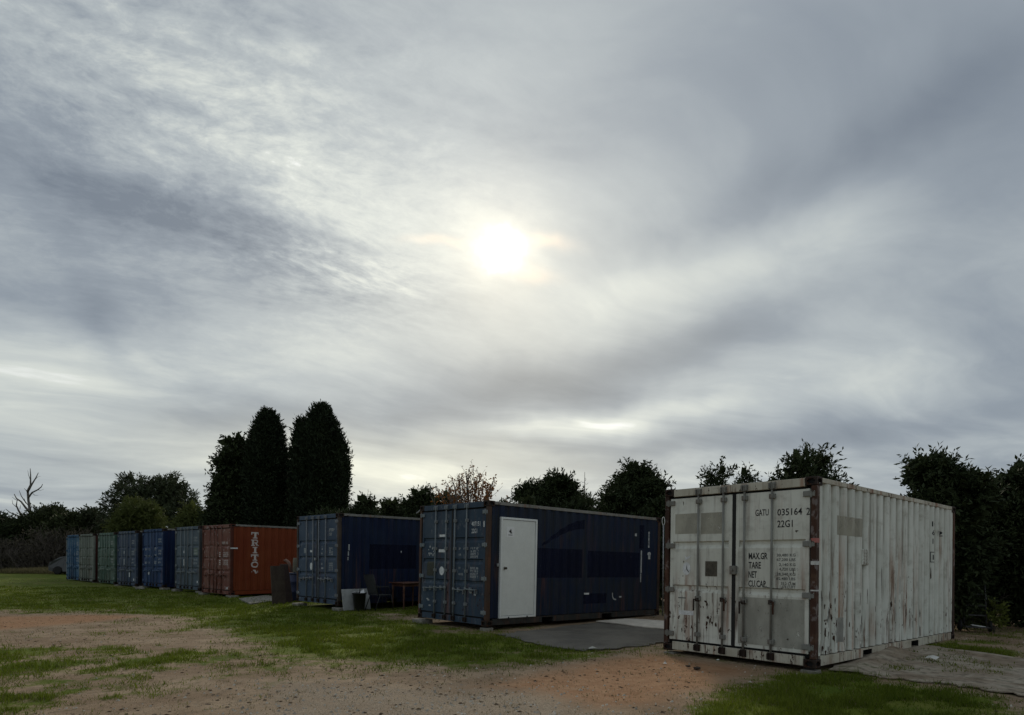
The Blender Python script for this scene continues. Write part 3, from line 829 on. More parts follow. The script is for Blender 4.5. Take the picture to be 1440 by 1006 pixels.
DS = [(.75, .815, .035, .022), (.775, .775, .018, .04), (.80, .575, .03, .03), (.83, .53, .022, .045), (.87, .50, .02, .02), (.93, .47, .018, .05), (1.005, .40, .022, .06), (1.09, .83, .02, .03), (.42, .40, .02, .015),
      (.35, 1.43, .012, .012), (.34, 1.20, .014, .012), (.335, 2.36, .012, .022), (.33, .36, .012, .03)]
DS2 = [(1.60, .70, .03, .07), (1.64, .60, .024, .05), (1.70, .50, .03, .045), (1.66, .44, .018, .03), (1.88, .43, .035, .015), (1.97, .42, .02, .02), (2.05, .36, .02, .015), (1.42, .62, .012, .09), (1.41, .42, .016, .05), (2.16, 1.86, .03, .012), (2.12, 1.30, .008, .05)]
for sp in (DS, DS2):
    o_ = cw.on_door(scabs(sp, 3), M_scab, 'rust_scabs', .0025); o_['kind'] = 'stuff'
SS = []
for q in range(70):
    s_ = rs.choice((rs.uniform(.15, .75), rs.uniform(.6, 4.9), rs.uniform(1.3, 4.2))); z_ = .2 + 1.05 * rs.random() ** 1.5
    SS.append((s_, z_, rs.uniform(.004, .016), rs.uniform(.015, .075) * (2.2 if rs.random() < .2 else 1)))
SS += [(.24, 1.93, .018, .05), (4.05, 2.0, .016, .10), (4.75, 1.30, .012, .13), (2.35, 1.25, .012, .22), (3.15, 1.1, .010, .26), (1.62, 1.2, .010, .2), (2.75, .75, .022, .14), (2.9, .62, .018, .18)]
o_ = cw.on_side(scabs(SS, 8), M_scab, 'rust_scabs', .0025); o_['kind'] = 'stuff'
# side: overpaint, worn number, vent cover, coloured bands on the near post
cw.on_side(rect2d(.68, 1.685, 1.828, 2.103), patch_mat('old overpaint', (.39, .375, .31), 9, .9), 'paint_patch', .0015)
cw.on_side(rect2d(.69, .925, .30, .65), patch_mat('old overpaint grey', (.36, .36, .33), 12, .8), 'paint_patch', .0015)
cw.text('10', 4.76, 5.00, 2.145, 2.240, M_b, True, .02); cw.text('611', 4.76, 5.10, 1.985, 2.085, M_b, True, .02, .8); cw.text('2', 5.20, 5.34, 1.985, 2.085, M_b, True, .02)
cw.text('11', 4.77, 4.98, 1.83, 1.925, M_b, True, .02)
cw.on_side(merge2d([rect2d(4.735, 4.90, 1.67, 1.685), rect2d(4.735, 4.90, 1.49, 1.505), rect2d(4.735, 4.75, 1.505, 1.67), rect2d(4.885, 4.90, 1.505, 1.67), rect2d(4.78, 4.86, 1.54, 1.63)]), M_grey, 'stencil_box')
vb = MB().box(-.012, .020, -.11, .11, -.14, .10, bev=.008)
for q in range(4): vb.box(.020, .026, -.08, .08, -.11 + q * .05, -.085 + q * .05)
v_ = vb.build('vent_cover', Pw_side, cw.root); v_.location = (W / 2 - SIDE_OFF, 1.66, 1.55)
for z0, z1, c_, nm in ((1.695, 1.755, (.42, .13, .11), 'red_band'), (1.395, 1.445, (.55, .55, .53), 'white_band'), (1.04, 1.058, (.55, .55, .53), 'white_band')):
    b = MB(); b.box(W / 2 - .070, W / 2 + .003, -.003, .0, z0, z1); b.box(W / 2, W / 2 + .003, .0, .096, z0, z1)
    b.build(nm, simple('tape ' + nm, c_, .6, .2, 20), cw.root)

# --- dark blue container with the white door
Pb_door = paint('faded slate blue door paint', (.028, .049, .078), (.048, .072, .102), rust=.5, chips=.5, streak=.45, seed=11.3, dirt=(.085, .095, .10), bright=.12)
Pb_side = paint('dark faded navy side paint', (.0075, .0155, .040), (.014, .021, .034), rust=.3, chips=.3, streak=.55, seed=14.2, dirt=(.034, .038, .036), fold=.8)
Pb_post = paint('rusting brown post', (.075, .042, .028), (.032, .030, .028), rust=.8, chips=.7, streak=.5, seed=15.2, dirt=(.05, .055, .055))
Pb_bar = paint('pale blue grey bar paint', (.155, .18, .195), (.20, .22, .23), rust=.3, chips=.4, streak=.4, seed=16.2)
DOOR = (.345, 1.405, .155, 2.272)
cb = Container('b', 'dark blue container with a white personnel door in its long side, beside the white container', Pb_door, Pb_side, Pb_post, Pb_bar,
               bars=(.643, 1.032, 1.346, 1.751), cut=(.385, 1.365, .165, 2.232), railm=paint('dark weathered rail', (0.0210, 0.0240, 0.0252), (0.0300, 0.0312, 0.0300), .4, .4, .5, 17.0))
cb.text('407151', 1.878, 2.165, 2.075, 2.170, M_white, weight=.006); cb.text('8', 2.262, 2.315, 2.045, 2.175, M_white)
cb.text('22G1', 1.883, 2.065, 1.925, 2.02, M_white, weight=.006)
M_w2 = simple('dulled white stencil', (.42, .44, .45), .7, .3, 25)
for (x0, x1, z0, z1, n_) in ((1.465, 1.53, 1.575, 1.62, 2), (1.62, 1.725, 1.575, 1.62, 3), (1.465, 1.545, 1.445, 1.49, 2), (1.465, 1.53, 1.16, 1.205, 2), (1.465, 1.62, 1.03, 1.075, 4)):
    cb.on_door(glyphs(x0, x1, z0, z1, n_, int(x0 * 1000 + z0 * 77)), M_w2, 'stencil_figures')
for z0 in (1.585, 1.520, 1.465, 1.405, 1.165, 1.105, 1.04, .985):
    cb.on_door(glyphs(1.865, 2.135, z0, z0 + .048, 5, int(z0 * 1000)), M_w2, 'stencil_figures')
cb.on_door(rect2d(.752, .968, 1.862, 1.915), M_white, 'blank_sticker', .003); cb.on_door(rect2d(.735, .965, 1.520, 1.585), M_white, 'blank_sticker', .003)
cb.on_door(ell2d(.857, 1.107, .088, .098), M_white, 'oval_sticker', .003)
cb.on_door(rect2d(.295, .60, .985, 1.31), patch_mat('brown ghost of a label', (.075, .073, .052), 3.3, .7), 'paint_patch', .0015)
gr = random.Random(5); it = []
for q in range(16):
    a, b_ = .34 + .23 * gr.random(), 1.42 + .21 * gr.random(); w_, h_ = .015 + .03 * gr.random(), .012 + .03 * gr.random()
    it.append(([(a, b_), (a + w_, b_ + h_ * .3), (a + w_ * .6, b_ + h_ * 1.4), (a - w_ * .3, b_ + h_)], [(0, 1, 2, 3)]))
cb.on_door(merge2d(it), M_w2, 'flaked_sticker', .003)
for (x0, z0) in ((.30, .445), (.34, .42), (.39, .30), (2.0, .62), (1.86, .66)):
    cb.on_door(rect2d(x0, x0 + .07, z0, z0 + .03), M_w2, 'scuff', .003)
# long side: navy bands and the ghost of an old emblem
M_navy = patch_mat('deep navy overpaint', (.0040, .0068, .025), 21, .85, 1.6)
cb.on_side(rect2d(1.46, 2.955, 1.00, 1.66), M_navy, 'paint_patch', .0015); cb.on_side(rect2d(3.125, 5.16, 1.005, 1.64), M_navy, 'paint_patch', .0015)
sw = []
for q in range(12):
    f0, f1 = q / 12, (q + 1) / 12
    up_ = lambda f: 1.75 + .62 * math.sin(f * 1.45) ; dn_ = lambda f: 1.70 + .50 * math.sin(f * 1.5) - .05 * f
    sw.append(([(1.62 + 1.42 * f0, dn_(f0)), (1.62 + 1.42 * f1, dn_(f1)), (1.62 + 1.42 * f1, up_(f1)), (1.62 + 1.42 * f0, up_(f0))], [(0, 1, 2, 3)]))
cb.on_side(merge2d(sw), M_navy, 'paint_patch', .0015)
cb.on_side(rect2d(5.20, 5.34, 1.75, 2.36), M_navy, 'paint_patch', .0015); cb.on_side(rect2d(3.05, 3.9, .38, .62), M_navy, 'paint_patch', .0015)
cb.on_side(merge2d([rect2d(5.262, 5.288, .88, 1.10), rect2d(5.268, 5.295, 1.12, 1.70)]), M_w2, 'stripe'); cb.on_side(glyphs(5.565, 5.60, 1.78, 2.20, 1, 4), M_w2, 'stencil_figures')
cb.on_side(merge2d([ell2d(5.60, 1.62, .05, .05, 10), rect2d(5.57, 5.63, 1.48, 1.60)]), M_w2, 'sticker')
arc = []
for q in range(6):
    a0, a1 = math.pi * (.95 + q * .1), math.pi * (.95 + (q + 1) * .1)
    arc.append(([(4.22 + .10 * math.cos(a0), .60 + .16 * math.sin(a0)), (4.22 + .10 * math.cos(a1), .60 + .16 * math.sin(a1)), (4.22 + .07 * math.cos(a1), .60 + .13 * math.sin(a1)), (4.22 + .07 * math.cos(a0), .60 + .13 * math.sin(a0))], [(0, 1, 2, 3)]))
cb.on_side(merge2d(arc), M_w2, 'scuff'); cb.on_side(rect2d(4.40, 4.47, .50, .535), M_w2, 'scuff'); cb.on_side(rect2d(3.07, 3.20, .60, .64), M_white, 'scuff'); cb.on_side(rect2d(5.0, 5.04, 2.06, 2.13), M_w2, 'scuff')
# the white personnel door
M_doorw = simple('white door enamel', (.66, .68, .655), .4, .06, 3, bump=.05)
s0, s1, z0, z1 = DOOR; xo = W / 2 + .012
pd = MB().box(W / 2 - .05, xo - .006, s0 + .052, s1 - .052, z0 + .050, z1 - .052, bev=.004).build('personnel_door', M_doorw, cb.root)
fr = MB()
fr.box(W / 2 - .06, xo + .012, s0, s0 + .045, z0, z1, bev=.005); fr.box(W / 2 - .06, xo + .012, s1 - .045, s1, z0, z1, bev=.005)
fr.box(W / 2 - .06, xo + .010, s0 + .045, s1 - .045, z1 - .045, z1, bev=.005); fr.box(W / 2 - .06, xo + .010, s0 + .045, s1 - .045, z0, z0 + .042, bev=.005)
fr.build('door_frame', simple('white frame enamel', (.68, .70, .69), .4, .05, 3, bump=.05), pd)
for s_ in (.60, 1.14):
    MB().box(xo + .004, xo + .016, s_ - .018, s_ + .018, z0 - .05, z0 + .03, bev=.003).build('drain_clip', M_black, pd)
MB().box(xo - .006, xo - .002, .508, .726, 1.86, 2.078).build('notice', simple('white notice', (.72, .73, .73), .5, .03, 4, bump=0), pd)
b = MB(); xs = xo - .0005
def sidepoly(pts): b.poly([(xs, a_, c_) for a_, c_ in pts])
sidepoly([(.565, 1.985), (.600, 2.000), (.612, 2.035), (.628, 1.998), (.655, 2.045), (.640, 1.985), (.660, 1.955), (.625, 1.960), (.600, 1.955)])
sidepoly([(.600, 1.955), (.660, 1.955), (.668, 1.935), (.610, 1.940)])
for q in range(7): sidepoly([(.555 + q * .017, 1.895), (.567 + q * .017, 1.895), (.567 + q * .017, 1.912), (.555 + q * .017, 1.912)])
b.build('bird_emblem', M_black, pd)
kn = MB().lathe([(.030, 0), (.030, .008), (.012, .010), (.012, .035), (.026, .042), (.028, .058), (.020, .068), (.002, .070)], 12, Matrix.Translation((xo - .006, .470, 1.205)) @ Matrix.Rotation(R_(90), 4, 'Y'))
kn.build('door_knob', simple('worn brass', (.10, .09, .07), .35, .2, 20, metal=.8), pd, True)
MB().box(W / 2 - SIDE_OFF - .01, W / 2 + .015, .268, .310, 1.235, 1.300, bev=.006).build('padlock_plate', M_steel, cb.root)
tb = MB(); tb.tube([(-W / 2 - .02, .03, 2.50), (-W / 2 - .09, .0, 2.44), (-W / 2 - .12, -.02, 2.42)], .018, 6); tb.build('bent_strap', M_steel, cb.root)

# --- blue container with garden furniture beside it
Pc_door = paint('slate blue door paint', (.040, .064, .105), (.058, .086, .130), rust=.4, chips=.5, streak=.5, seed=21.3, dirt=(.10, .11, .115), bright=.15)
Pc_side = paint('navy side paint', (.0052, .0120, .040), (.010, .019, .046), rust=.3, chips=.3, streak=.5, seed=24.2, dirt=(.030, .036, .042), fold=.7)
Pc_post = paint('brown grey post', (.075, .055, .042), (.035, .032, .030), .6, .6, .5, 25.1)
Pc_bar = paint('blue grey bar', (.16, .175, .195), (.20, .215, .235), .3, .4, .4, 26.0)
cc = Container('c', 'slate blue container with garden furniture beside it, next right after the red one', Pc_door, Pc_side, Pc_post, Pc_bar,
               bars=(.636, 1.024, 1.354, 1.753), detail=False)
for z0, x1 in ((2.085, 2.22), (1.965, 2.06)): cc.on_door(glyphs(1.90, x1, z0, z0 + .085, 6 if x1 > 2.1 else 4, int(z0 * 100)), M_w2, 'stencil_figures')
for z0 in (1.59, 1.53, 1.47, 1.41, 1.15, 1.09, 1.03, .97): cc.on_door(glyphs(1.89, 2.12, z0, z0 + .045, 5, int(z0 * 900)), M_w2, 'stencil_figures')
for (xx, zz) in ((1.49, 1.56), (1.66, 1.56), (1.47, 1.435), (1.475, 1.135), (1.475, 1.01), (1.53, 1.01)): cc.on_door(rect2d(xx, xx + .045, zz, zz + .045), M_w2, 'stencil_dot')
cc.on_door(merge2d([rect2d(.43 + q * .04, .455 + q * .04, 1.47, 1.62) for q in range(4)]), M_w2, 'bar_code_label'); cc.on_door(rect2d(.80, .995, 1.495, 1.555), M_white, 'blank_sticker')
cc.on_door(ell2d(.87, 1.08, .075, .11), M_white, 'oval_sticker')
MB().box(-.03, .03, -.05, .01, -.04, .04, bev=.008).build('padlock', M_steel, cc.leaf[0]).location = (1.20 - W / 2, 0, 1.29)
cc.on_side(merge2d([rect2d(.335, .365, 1.55, 1.72), rect2d(.325, .350, 1.40, 1.52), rect2d(.320, .340, 1.27, 1.36)]), M_w2, 'scuff')
cc.on_side(rect2d(1.04, 2.72, 1.02, 1.74), M_navy, 'paint_patch', .0015); cc.on_side(rect2d(2.90, 5.0, 1.02, 1.70), M_navy, 'paint_patch', .0015)
cc.on_side(ell2d(2.147, 1.53, .035, .035, 10), M_white, 'white_spot', .004)

# --- red container lettered down its side
Pd_door = paint('faded red brown door paint', (.145, .048, .034), (.185, .092, .070), rust=.6, chips=.8, streak=.7, seed=31.3, dirt=(.19, .145, .125), bright=.35, rustcol=(.06, .022, .014))
Pd_side = paint('red oxide side paint', (.155, .030, .0105), (.180, .042, .014), rust=.2, chips=.15, streak=.18, seed=34.2, dirt=(.12, .035, .02))
Pd_post = paint('red brown post', (.085, .022, .014), (.055, .020, .014), .4, .4, .3, 35.0)
cd = Container('d', 'red oxide container with pale capital letters running down its long side', Pd_door, Pd_side, Pd_post, Pd_door, bars=(.681, 1.051, 1.30, 1.70), detail=False, castm=Pd_post)
M_pink = simple('pinkish white letter paint', (.55, .49, .47), .7, .15, 20)
def slab(ch, cx, z, w=.285, h=.235):
    """Slab serif capitals cut from plain strokes."""
    x0, x1 = cx - w / 2, cx + w / 2; t = .062; se = .038; it = []
    r = lambda a, b_, c_, d_: it.append(rect2d(x0 + a * w, x0 + b_ * w, z + c_ * h, z + d_ * h))
    if ch == 'T':
        r(0, 1, .80, 1); r(0, .14, .60, .80); r(.86, 1, .60, .80); r(.37, .63, .15, .80); r(.22, .78, 0, .15)
    elif ch == 'I':
        r(.22, .78, .85, 1); r(.22, .78, 0, .15); r(.37, .63, .15, .85)
    elif ch == 'R':
        r(0, .75, .85, 1); r(.12, .36, .15, .85); r(0, .46, 0, .15); r(.36, .75, .42, .56); r(.70, .92, .52, .90)
        it.append(([(x0 + .45 * w, z + .42 * h), (x0 + .72 * w, z + .42 * h), (x0 + 1.0 * w, z), (x0 + .70 * w, z)], [(0, 1, 2, 3)])); r(.70, 1.05, 0, .13)
    elif ch == 'O':
        it.append(ell2d(cx, z + h / 2, w / 2, h / 2, 20, .58))
    elif ch == 'N':
        it.append(([(x0 + .18 * w, z + .95 * h), (x0 + .50 * w, z + .95 * h), (x0 + .72 * w, z + .42 * h), (x0 + .55 * w, z + .30 * h)], [(0, 1, 2, 3)])); r(.78, .92, .45, .8); r(.04, .12, .55, .70)
    return merge2d(it)
for ch, zz in (('T', 2.088), ('R', 1.812), ('I', 1.538), ('T', 1.262), ('O', 1.000), ('N', .700)):
    lo = cd.on_side(slab(ch, .93 if ch != 'N' else .945, zz), M_pink, 'letter')
for z0 in (1.52, 1.45, 1.38, 1.23, 1.16, 1.09): cd.on_door(glyphs(1.78, 2.20, z0, z0 + .055, 6, int(z0 * 700)), M_pink, 'stencil_figures'); cd.on_door(rect2d(1.45, 1.56, z0 + .005, z0 + .045), M_pink, 'stencil_dot')
cd.on_door(glyphs(1.62, 2.16, 1.86, 1.95, 7, 9), M_pink, 'stencil_figures')
MB().box(W / 2 - .02, W / 2 + .004, -.004, .012, 1.69, 1.735).box(W / 2 + .0, W / 2 + .006, .012, .26, 1.69, 1.735).build('pale_tape', M_white, cd.root)
cd.on_door(ell2d(2.13, .25, .05, .05, 10), M_white, 'white_spot')

# --- the five beyond
def far_marks(c, mat, seed, dots=()):
    r = random.Random(seed)
    for z0 in (2.08, 1.97, 1.57, 1.45, 1.20, 1.06): c.on_door(glyphs(1.84, 2.20, z0, z0 + .075, 4, seed + int(z0 * 100)), mat, 'stencil_figures')
    for a, z0, w_, h_ in dots: c.on_door(rect2d(a, a + w_, z0, z0 + h_), M_white, 'blank_sticker')
Pe = paint('grey blue door paint', (.062, .088, .118), (.090, .122, .150), .3, .4, .5, 41.0, dirt=(.13, .145, .145), bright=.1)
Pe_s = paint('brown black side', (.030, .016, .014), (.040, .026, .022), .3, .3, .4, 42.0)
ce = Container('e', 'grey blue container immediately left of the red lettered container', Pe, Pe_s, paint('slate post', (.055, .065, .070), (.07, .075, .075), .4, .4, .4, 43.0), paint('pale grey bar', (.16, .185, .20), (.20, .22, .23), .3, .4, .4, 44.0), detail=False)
far_marks(ce, M_w2, 41, ((.83, 1.50, .13, .10), (.84, .99, .12, .26), (2.15, .30, .09, .09)))
ce.on_door(rect2d(1.83, 2.24, 1.42, 1.72), patch_mat('pale green repair', (.16, .20, .17), 4, .9), 'paint_patch', .0015)
Pf = paint('strong blue door paint', (.013, .038, .110), (.024, .058, .135), .3, .4, .4, 51.0, dirt=(.06, .085, .13), bright=.08)
Pf_s = paint('deep blue side', (.005, .015, .055), (.008, .023, .066), .2, .2, .2, 52.0, dirt=(.02, .035, .07))
cf = Container('f', 'strong blue container with pale stencil rows, fifth from the far left', Pf, Pf_s, Pf_s, paint('pale blue bar', (.055, .095, .18), (.08, .12, .2), .3, .4, .4, 54.0), detail=False)
far_marks(cf, M_w2, 51, ((.64, .54, .16, .12),))
for z0 in (1.63, 1.33, 1.03):
    cf.on_door(glyphs(.28, 1.0, z0, z0 + .09, 6, int(z0 * 50)), M_w2, 'stencil_figures'); cf.on_door(glyphs(1.40, 1.75, z0, z0 + .13, 3, int(z0 * 70)), M_w2, 'stencil_figures')
for q in (1.55, .85): cf.on_side(rect2d(.95, 1.08, q, q + .16), M_w2, 'scuff')
Pg = paint('grey navy door paint', (.036, .058, .108), (.060, .085, .125), .35, .5, .5, 61.0, dirt=(.12, .13, .13), bright=.1)
cg = Container('g', 'grey navy container between the green and the strong blue ones', Pg, paint('black blue side', (.012, .014, .020), (.018, .020, .024), .2, .2, .3, 62.0), Pg, paint('pale slate bar', (.12, .145, .175), (.16, .18, .2), .3, .4, .4, 64.0), detail=False)
far_marks(cg, M_w2, 61, ((.82, 1.52, .13, .11), (.83, .98, .13, .28), (1.50, .42, .14, .22), (2.05, .25, .1, .1)))
Ph = paint('faded sea green door paint', (.040, .088, .066), (.095, .140, .115), .4, .6, .6, 71.0, dirt=(.17, .20, .17), bright=.2)
ch_ = Container('h', 'faded sea green container, third from the far left of the row', Ph, paint('dark green side', (.014, .022, .018), (.02, .03, .024), .3, .3, .3, 72.0), Ph, paint('pale green bar', (.15, .21, .18), (.21, .26, .23), .4, .5, .4, 74.0), detail=False)
far_marks(ch_, M_w2, 71, ((-.02, 1.85, .16, .30),))
Pi = paint('pale grey green door paint', (0.1400, 0.1640, 0.1440), (0.1840, 0.2000, 0.1760), .5, .8, .8, 81.0, dirt=(.12, .13, .11), bright=.2)
ci = Container('i', 'pale stained grey green container, second from the far left, with a dark red side', Pi, paint('dark maroon side', (.050, .014, .012), (.06, .02, .016), .3, .3, .3, 82.0), Pi, detail=False)
Pj = paint('bright blue door paint', (.016, .075, .165), (.060, .125, .20), .4, .5, .6, 91.0, dirt=(.20, .25, .29), bright=.35)
cj = Container('j', 'bright blue container at the far left end of the row, nearest the parked car', Pj, Pj, paint('pale blue post', (.17, .22, .26), (.23, .27, .29), .4, .4, .4, 92.0), detail=False)
far_marks(cj, M_w2, 91)

# footing pads under the container corners
PADN = dict(white='white', b='white door', c='slate blue', d='red lettered', e='grey blue', f='strong blue', g='grey navy', h='sea green', i='pale grey green', j='bright blue')
ALL = dict(white=cw, b=cb, c=cc, d=cd, e=ce, f=cf, g=cg, h=ch_, i=ci, j=cj)
pad_me = {}
for kk, cc_ in ALL.items():
    zb = CONT[kk][2]
    for sg in (-1, 1):
        for yy, end in ((.10, 'front'), (L - .12, 'back')):
            wpos = cc_.M @ Vector((sg * (W / 2 - .10), yy, 0))
            proud = kk in 'cdefgb' and end == 'front' and not (kk == 'b' and sg > 0)
            lx, ly = (.10, .10) if not proud else (.20, .15)
            b = MB().box(-lx, lx, -ly, ly, -.08, max(.012, min(.075, wpos.z - .004)) if proud else max(.0, wpos.z - .03), bev=.006)
            o_ = b.build('footing_pad', M_conc)
            o_.location = (wpos.x + (0 if not proud else .03 * sg), wpos.y - (.03 if proud else 0), 0); o_.rotation_euler = (0, 0, -R_(CONT[kk][3]))
            side_w = 'right' if sg > 0 else 'left'
            tag(o_, f'flat pale concrete pad under the {end} {side_w} corner of the {PADN[kk]} container', 'concrete pad', 'concrete pads under the container corners')

# ------------------------------------------------------------------ trees and shrubs
def leaf_mesh_np(name, base, direc, ln, wd, rng, fold=.25):
    """Folded diamond leaves: base points, unit directions, lengths, widths."""
    n = len(base)
    r = rng.normal(size=(n, 3)); side = np.cross(direc, r); side /= np.linalg.norm(side, axis=1)[:, None] + 1e-9
    nrm = np.cross(direc, side)
    l, w = ln[:, None], wd[:, None]
    mid = base + direc * l * .5 + nrm * w * fold
    P = np.stack([base, mid - side * w * .5, base + direc * l, mid + side * w * .5], 1).reshape(-1, 3)
    me = bpy.data.meshes.new(name); me.vertices.add(4 * n); me.vertices.foreach_set('co', P.ravel())
    me.loops.add(4 * n); me.loops.foreach_set('vertex_index', np.arange(4 * n))
    me.polygons.add(n); me.polygons.foreach_set('loop_start', np.arange(n) * 4); me.polygons.foreach_set('loop_total', np.full(n, 4))
    me.update(calc_edges=True); return me
def unit(v): return v / (np.linalg.norm(v, axis=1)[:, None] + 1e-9)
def shoots(rng, lobes, n, shell=.72, up=.35, holes=0.0, seed=0):
    """Start points and directions of leafy shoots inside a union of ellipsoids (centre, radii)."""
    wts = np.array([l[1][0] * l[1][2] for l in lobes]); wts = wts / wts.sum()
    k = rng.choice(len(lobes), n, p=wts)
    c = np.array([l[0] for l in lobes])[k]; r = np.array([l[1] for l in lobes])[k]
    u = unit(rng.normal(size=(n, 3)))
    rad = np.where(rng.random(n) < shell, .78 + .24 * rng.random(n), rng.random(n) ** .5 * .8)
    p = c + u * r * rad[:, None]
    d = unit(u + rng.normal(size=(n, 3)) * .45 + np.array([0, 0, up]))
    if holes:
        f = fbm(p[:, 0] * 1.1 + p[:, 1] * .7 + seed, p[:, 2] * 1.1 - p[:, 1] * .5, 200 + seed, 3)
        keep = f > holes; p, d = p[keep], d[keep]
    keep = p[:, 2] > .05; return p[keep], d[keep]
def spray(rng, p, d, per, slen, leaf, ratio=.36, droop=.15):
    """Leaves set alternately along each shoot."""
    n = len(p); t = (np.arange(per)[None, :] + rng.random((n, per))) / per
    sl = slen * (.6 + .8 * rng.random((n, 1)))
    b = p[:, None, :] + d[:, None, :] * (t * sl)[:, :, None]
    b[:, :, 2] -= droop * (t * sl) ** 2
    dd = d[:, None, :] * .75 + rng.normal(size=(n, per, 3)) * .62
    dd[:, :, 2] -= droop
    b = b.reshape(-1, 3); dd = unit(dd.reshape(-1, 3)); m_ = len(b)
    ln = leaf * (.65 + .7 * rng.random(m_)); return b, dd, ln, ln * ratio * (.8 + .4 * rng.random(m_))
M_bark = simple('rough dark bark', (.055, .045, .036), .95, .45, 7, bump=.6)
M_bark_pale = simple('grey dead wood', (.15, .138, .125), .9, .35, 9, bump=.4)
def limb_tree(rng, mb, p, d, length, rad, depth, spread=.5, upb=.15, minr=.012, nseg=4):
    pts = [Vector(p)]; rs = [rad]; q = Vector(p); dv = Vector(d).normalized()
    for i in range(nseg):
        dv = (dv + Vector(rng.normal(size=3)) * .13 + Vector((0, 0, upb * .3))).normalized()
        q = q + dv * (length / nseg); pts.append(q.copy()); rs.append(max(minr, rad * (1 - .5 * (i + 1) / nseg)))
    mb.tube(pts, rs, 6 if rad > .05 else 4)
    if depth > 0:
        for k in range(2 + (rng.random() < .6)):
            f = .45 + .55 * rng.random(); i = min(nseg, max(1, int(f * nseg)))
            ax = Vector(rng.normal(size=3)).normalized(); nd = (dv + ax * spread * 1.5 + Vector((0, 0, upb))).normalized()
            limb_tree(rng, mb, pts[i], nd, length * (.55 + .25 * rng.random()), max(minr, rs[i] * .62), depth - 1, spread, upb, minr, nseg)
def tree(name, label, cat, x, y, lobes, n, leafm, seed, per=9, slen=.38, leaf=.13, ratio=.36, shell=.72, up=.35, holes=0.0, droop=.15,
         trunk=.10, th=None, limbs=5, group=None, core=0, bark=None, extra=None, minr=.010):
    rng = np.random.default_rng(seed)
    root = thing(name, label, cat, (x, y, 0), 0, group)
    p, d = shoots(rng, lobes, n, shell, up, holes, seed)
    b, dd, ln, wd = spray(rng, p, d, per, slen, leaf, ratio, droop)
    if core:                                                   # big shaded leaves deep inside the crown
        pc, dc = shoots(rng, [(l[0], tuple(q * .80 for q in l[1])) for l in lobes], core, .25, .1)
        b = np.concatenate([b, pc]); dd = np.concatenate([dd, dc]); ln = np.concatenate([ln, leaf * 2.6 * (.7 + .6 * rng.random(len(pc)))])
        wd = np.concatenate([wd, ln[-len(pc):] * .6])
    if extra: b, dd, ln, wd = extra(rng, b, dd, ln, wd)
    link('crown', leaf_mesh_np('crown', b, dd, ln, wd, rng), leafm, root)
    tb = MB(); top = th or max(l[0][2] for l in lobes)
    q = [Vector((0, 0, -.1))]
    for i in range(1, 6): q.append(Vector((rng.normal() * .05 * i * trunk * 4, rng.normal() * .05 * i * trunk * 4, top * i / 5)))
    tb.tube(q, [trunk * (1.25 - .19 * i) for i in range(6)], 8)
    trk = tb.build('trunk', bark or M_bark, root, True)
    lb_ = MB()
    for i in range(limbs):
        l = lobes[i % len(lobes)]; s_ = q[2 + i % 3]
        tgt = Vector(l[0]) + Vector(rng.normal(size=3)) * .4 * min(l[1]); dv = tgt - s_
        limb_tree(rng, lb_, s_, dv, max(.3, dv.length * .55), trunk * .45, 2, .5, .1, minr)
    if limbs: lb_.build('branches', bark or M_bark, trk, True)
    return root
L_dark = foliage('dark glossy leaves', (.020, .030, .012), (.038, .052, .018), .05)
L_cyp = foliage('cypress leaves', (.012, .020, .010), (.024, .036, .014), .02)
L_euc = foliage('gum leaves', (.036, .046, .024), (.066, .080, .040), .10)
L_olive = foliage('olive willow leaves', (.062, .078, .020), (.105, .122, .034), .20)
L_aut = foliage('autumn leaves', (.16, .062, .022), (.27, .13, .045), .42)
L_shrub = foliage('shrub leaves', (.026, .036, .014), (.056, .068, .026), .10)
L_twig = simple('grey brown twigs', (.075, .062, .050), .95, .35, 3)

def lobes_px(x0, x1, ytop, ybot, Y, n, seed, ztop_fill=.9, base=0.3, inset=0.0):
    """A rounded crown filling a span of the skyline at distance Y, as several ellipsoids about its base point."""
    rng = np.random.default_rng(seed)
    A, B = at(x0, ytop, Y), at(x1, ytop, Y); cx = (A.x + B.x) / 2; hw = (B.x - A.x) / 2 - inset * .55; zt = (A.z + B.z) / 2 - inset * .85
    zb = base
    out_ = [((0, 0, zb + (zt - zb) * .48), (hw * .80, hw * .75, (zt - zb) * .46))]
    for i in range(n):
        th = 2 * math.pi * i / n + rng.random() * .6; rr = hw * (.45 + .22 * rng.random()); s = .34 + .14 * rng.random()
        zc = zb + (zt - zb) * (.40 + .42 * rng.random())
        out_.append(((math.cos(th) * rr, math.sin(th) * rr * .8, min(zc, zt - hw * s * .8)), (hw * s * 1.1, hw * s * 1.1, hw * s)))
    out_.append(((rng.normal() * hw * .15, 0, zt - hw * .32), (hw * .42, hw * .42, hw * .34)))
    return cx, out_
TG = 'dark trees growing behind the containers'
def skyline(name, label, cat, x0, x1, ytop, Y, n, leafm, seed, nl=6, base=.3, **kw):
    cx, lb = lobes_px(x0, x1, ytop, 0, Y, nl, seed, base=base, inset=kw.get('slen', .38) * .55 + kw.get('leaf', .13) * .3)
    return tree(name, label, cat, cx, Y, lb, n, leafm, seed, **kw)

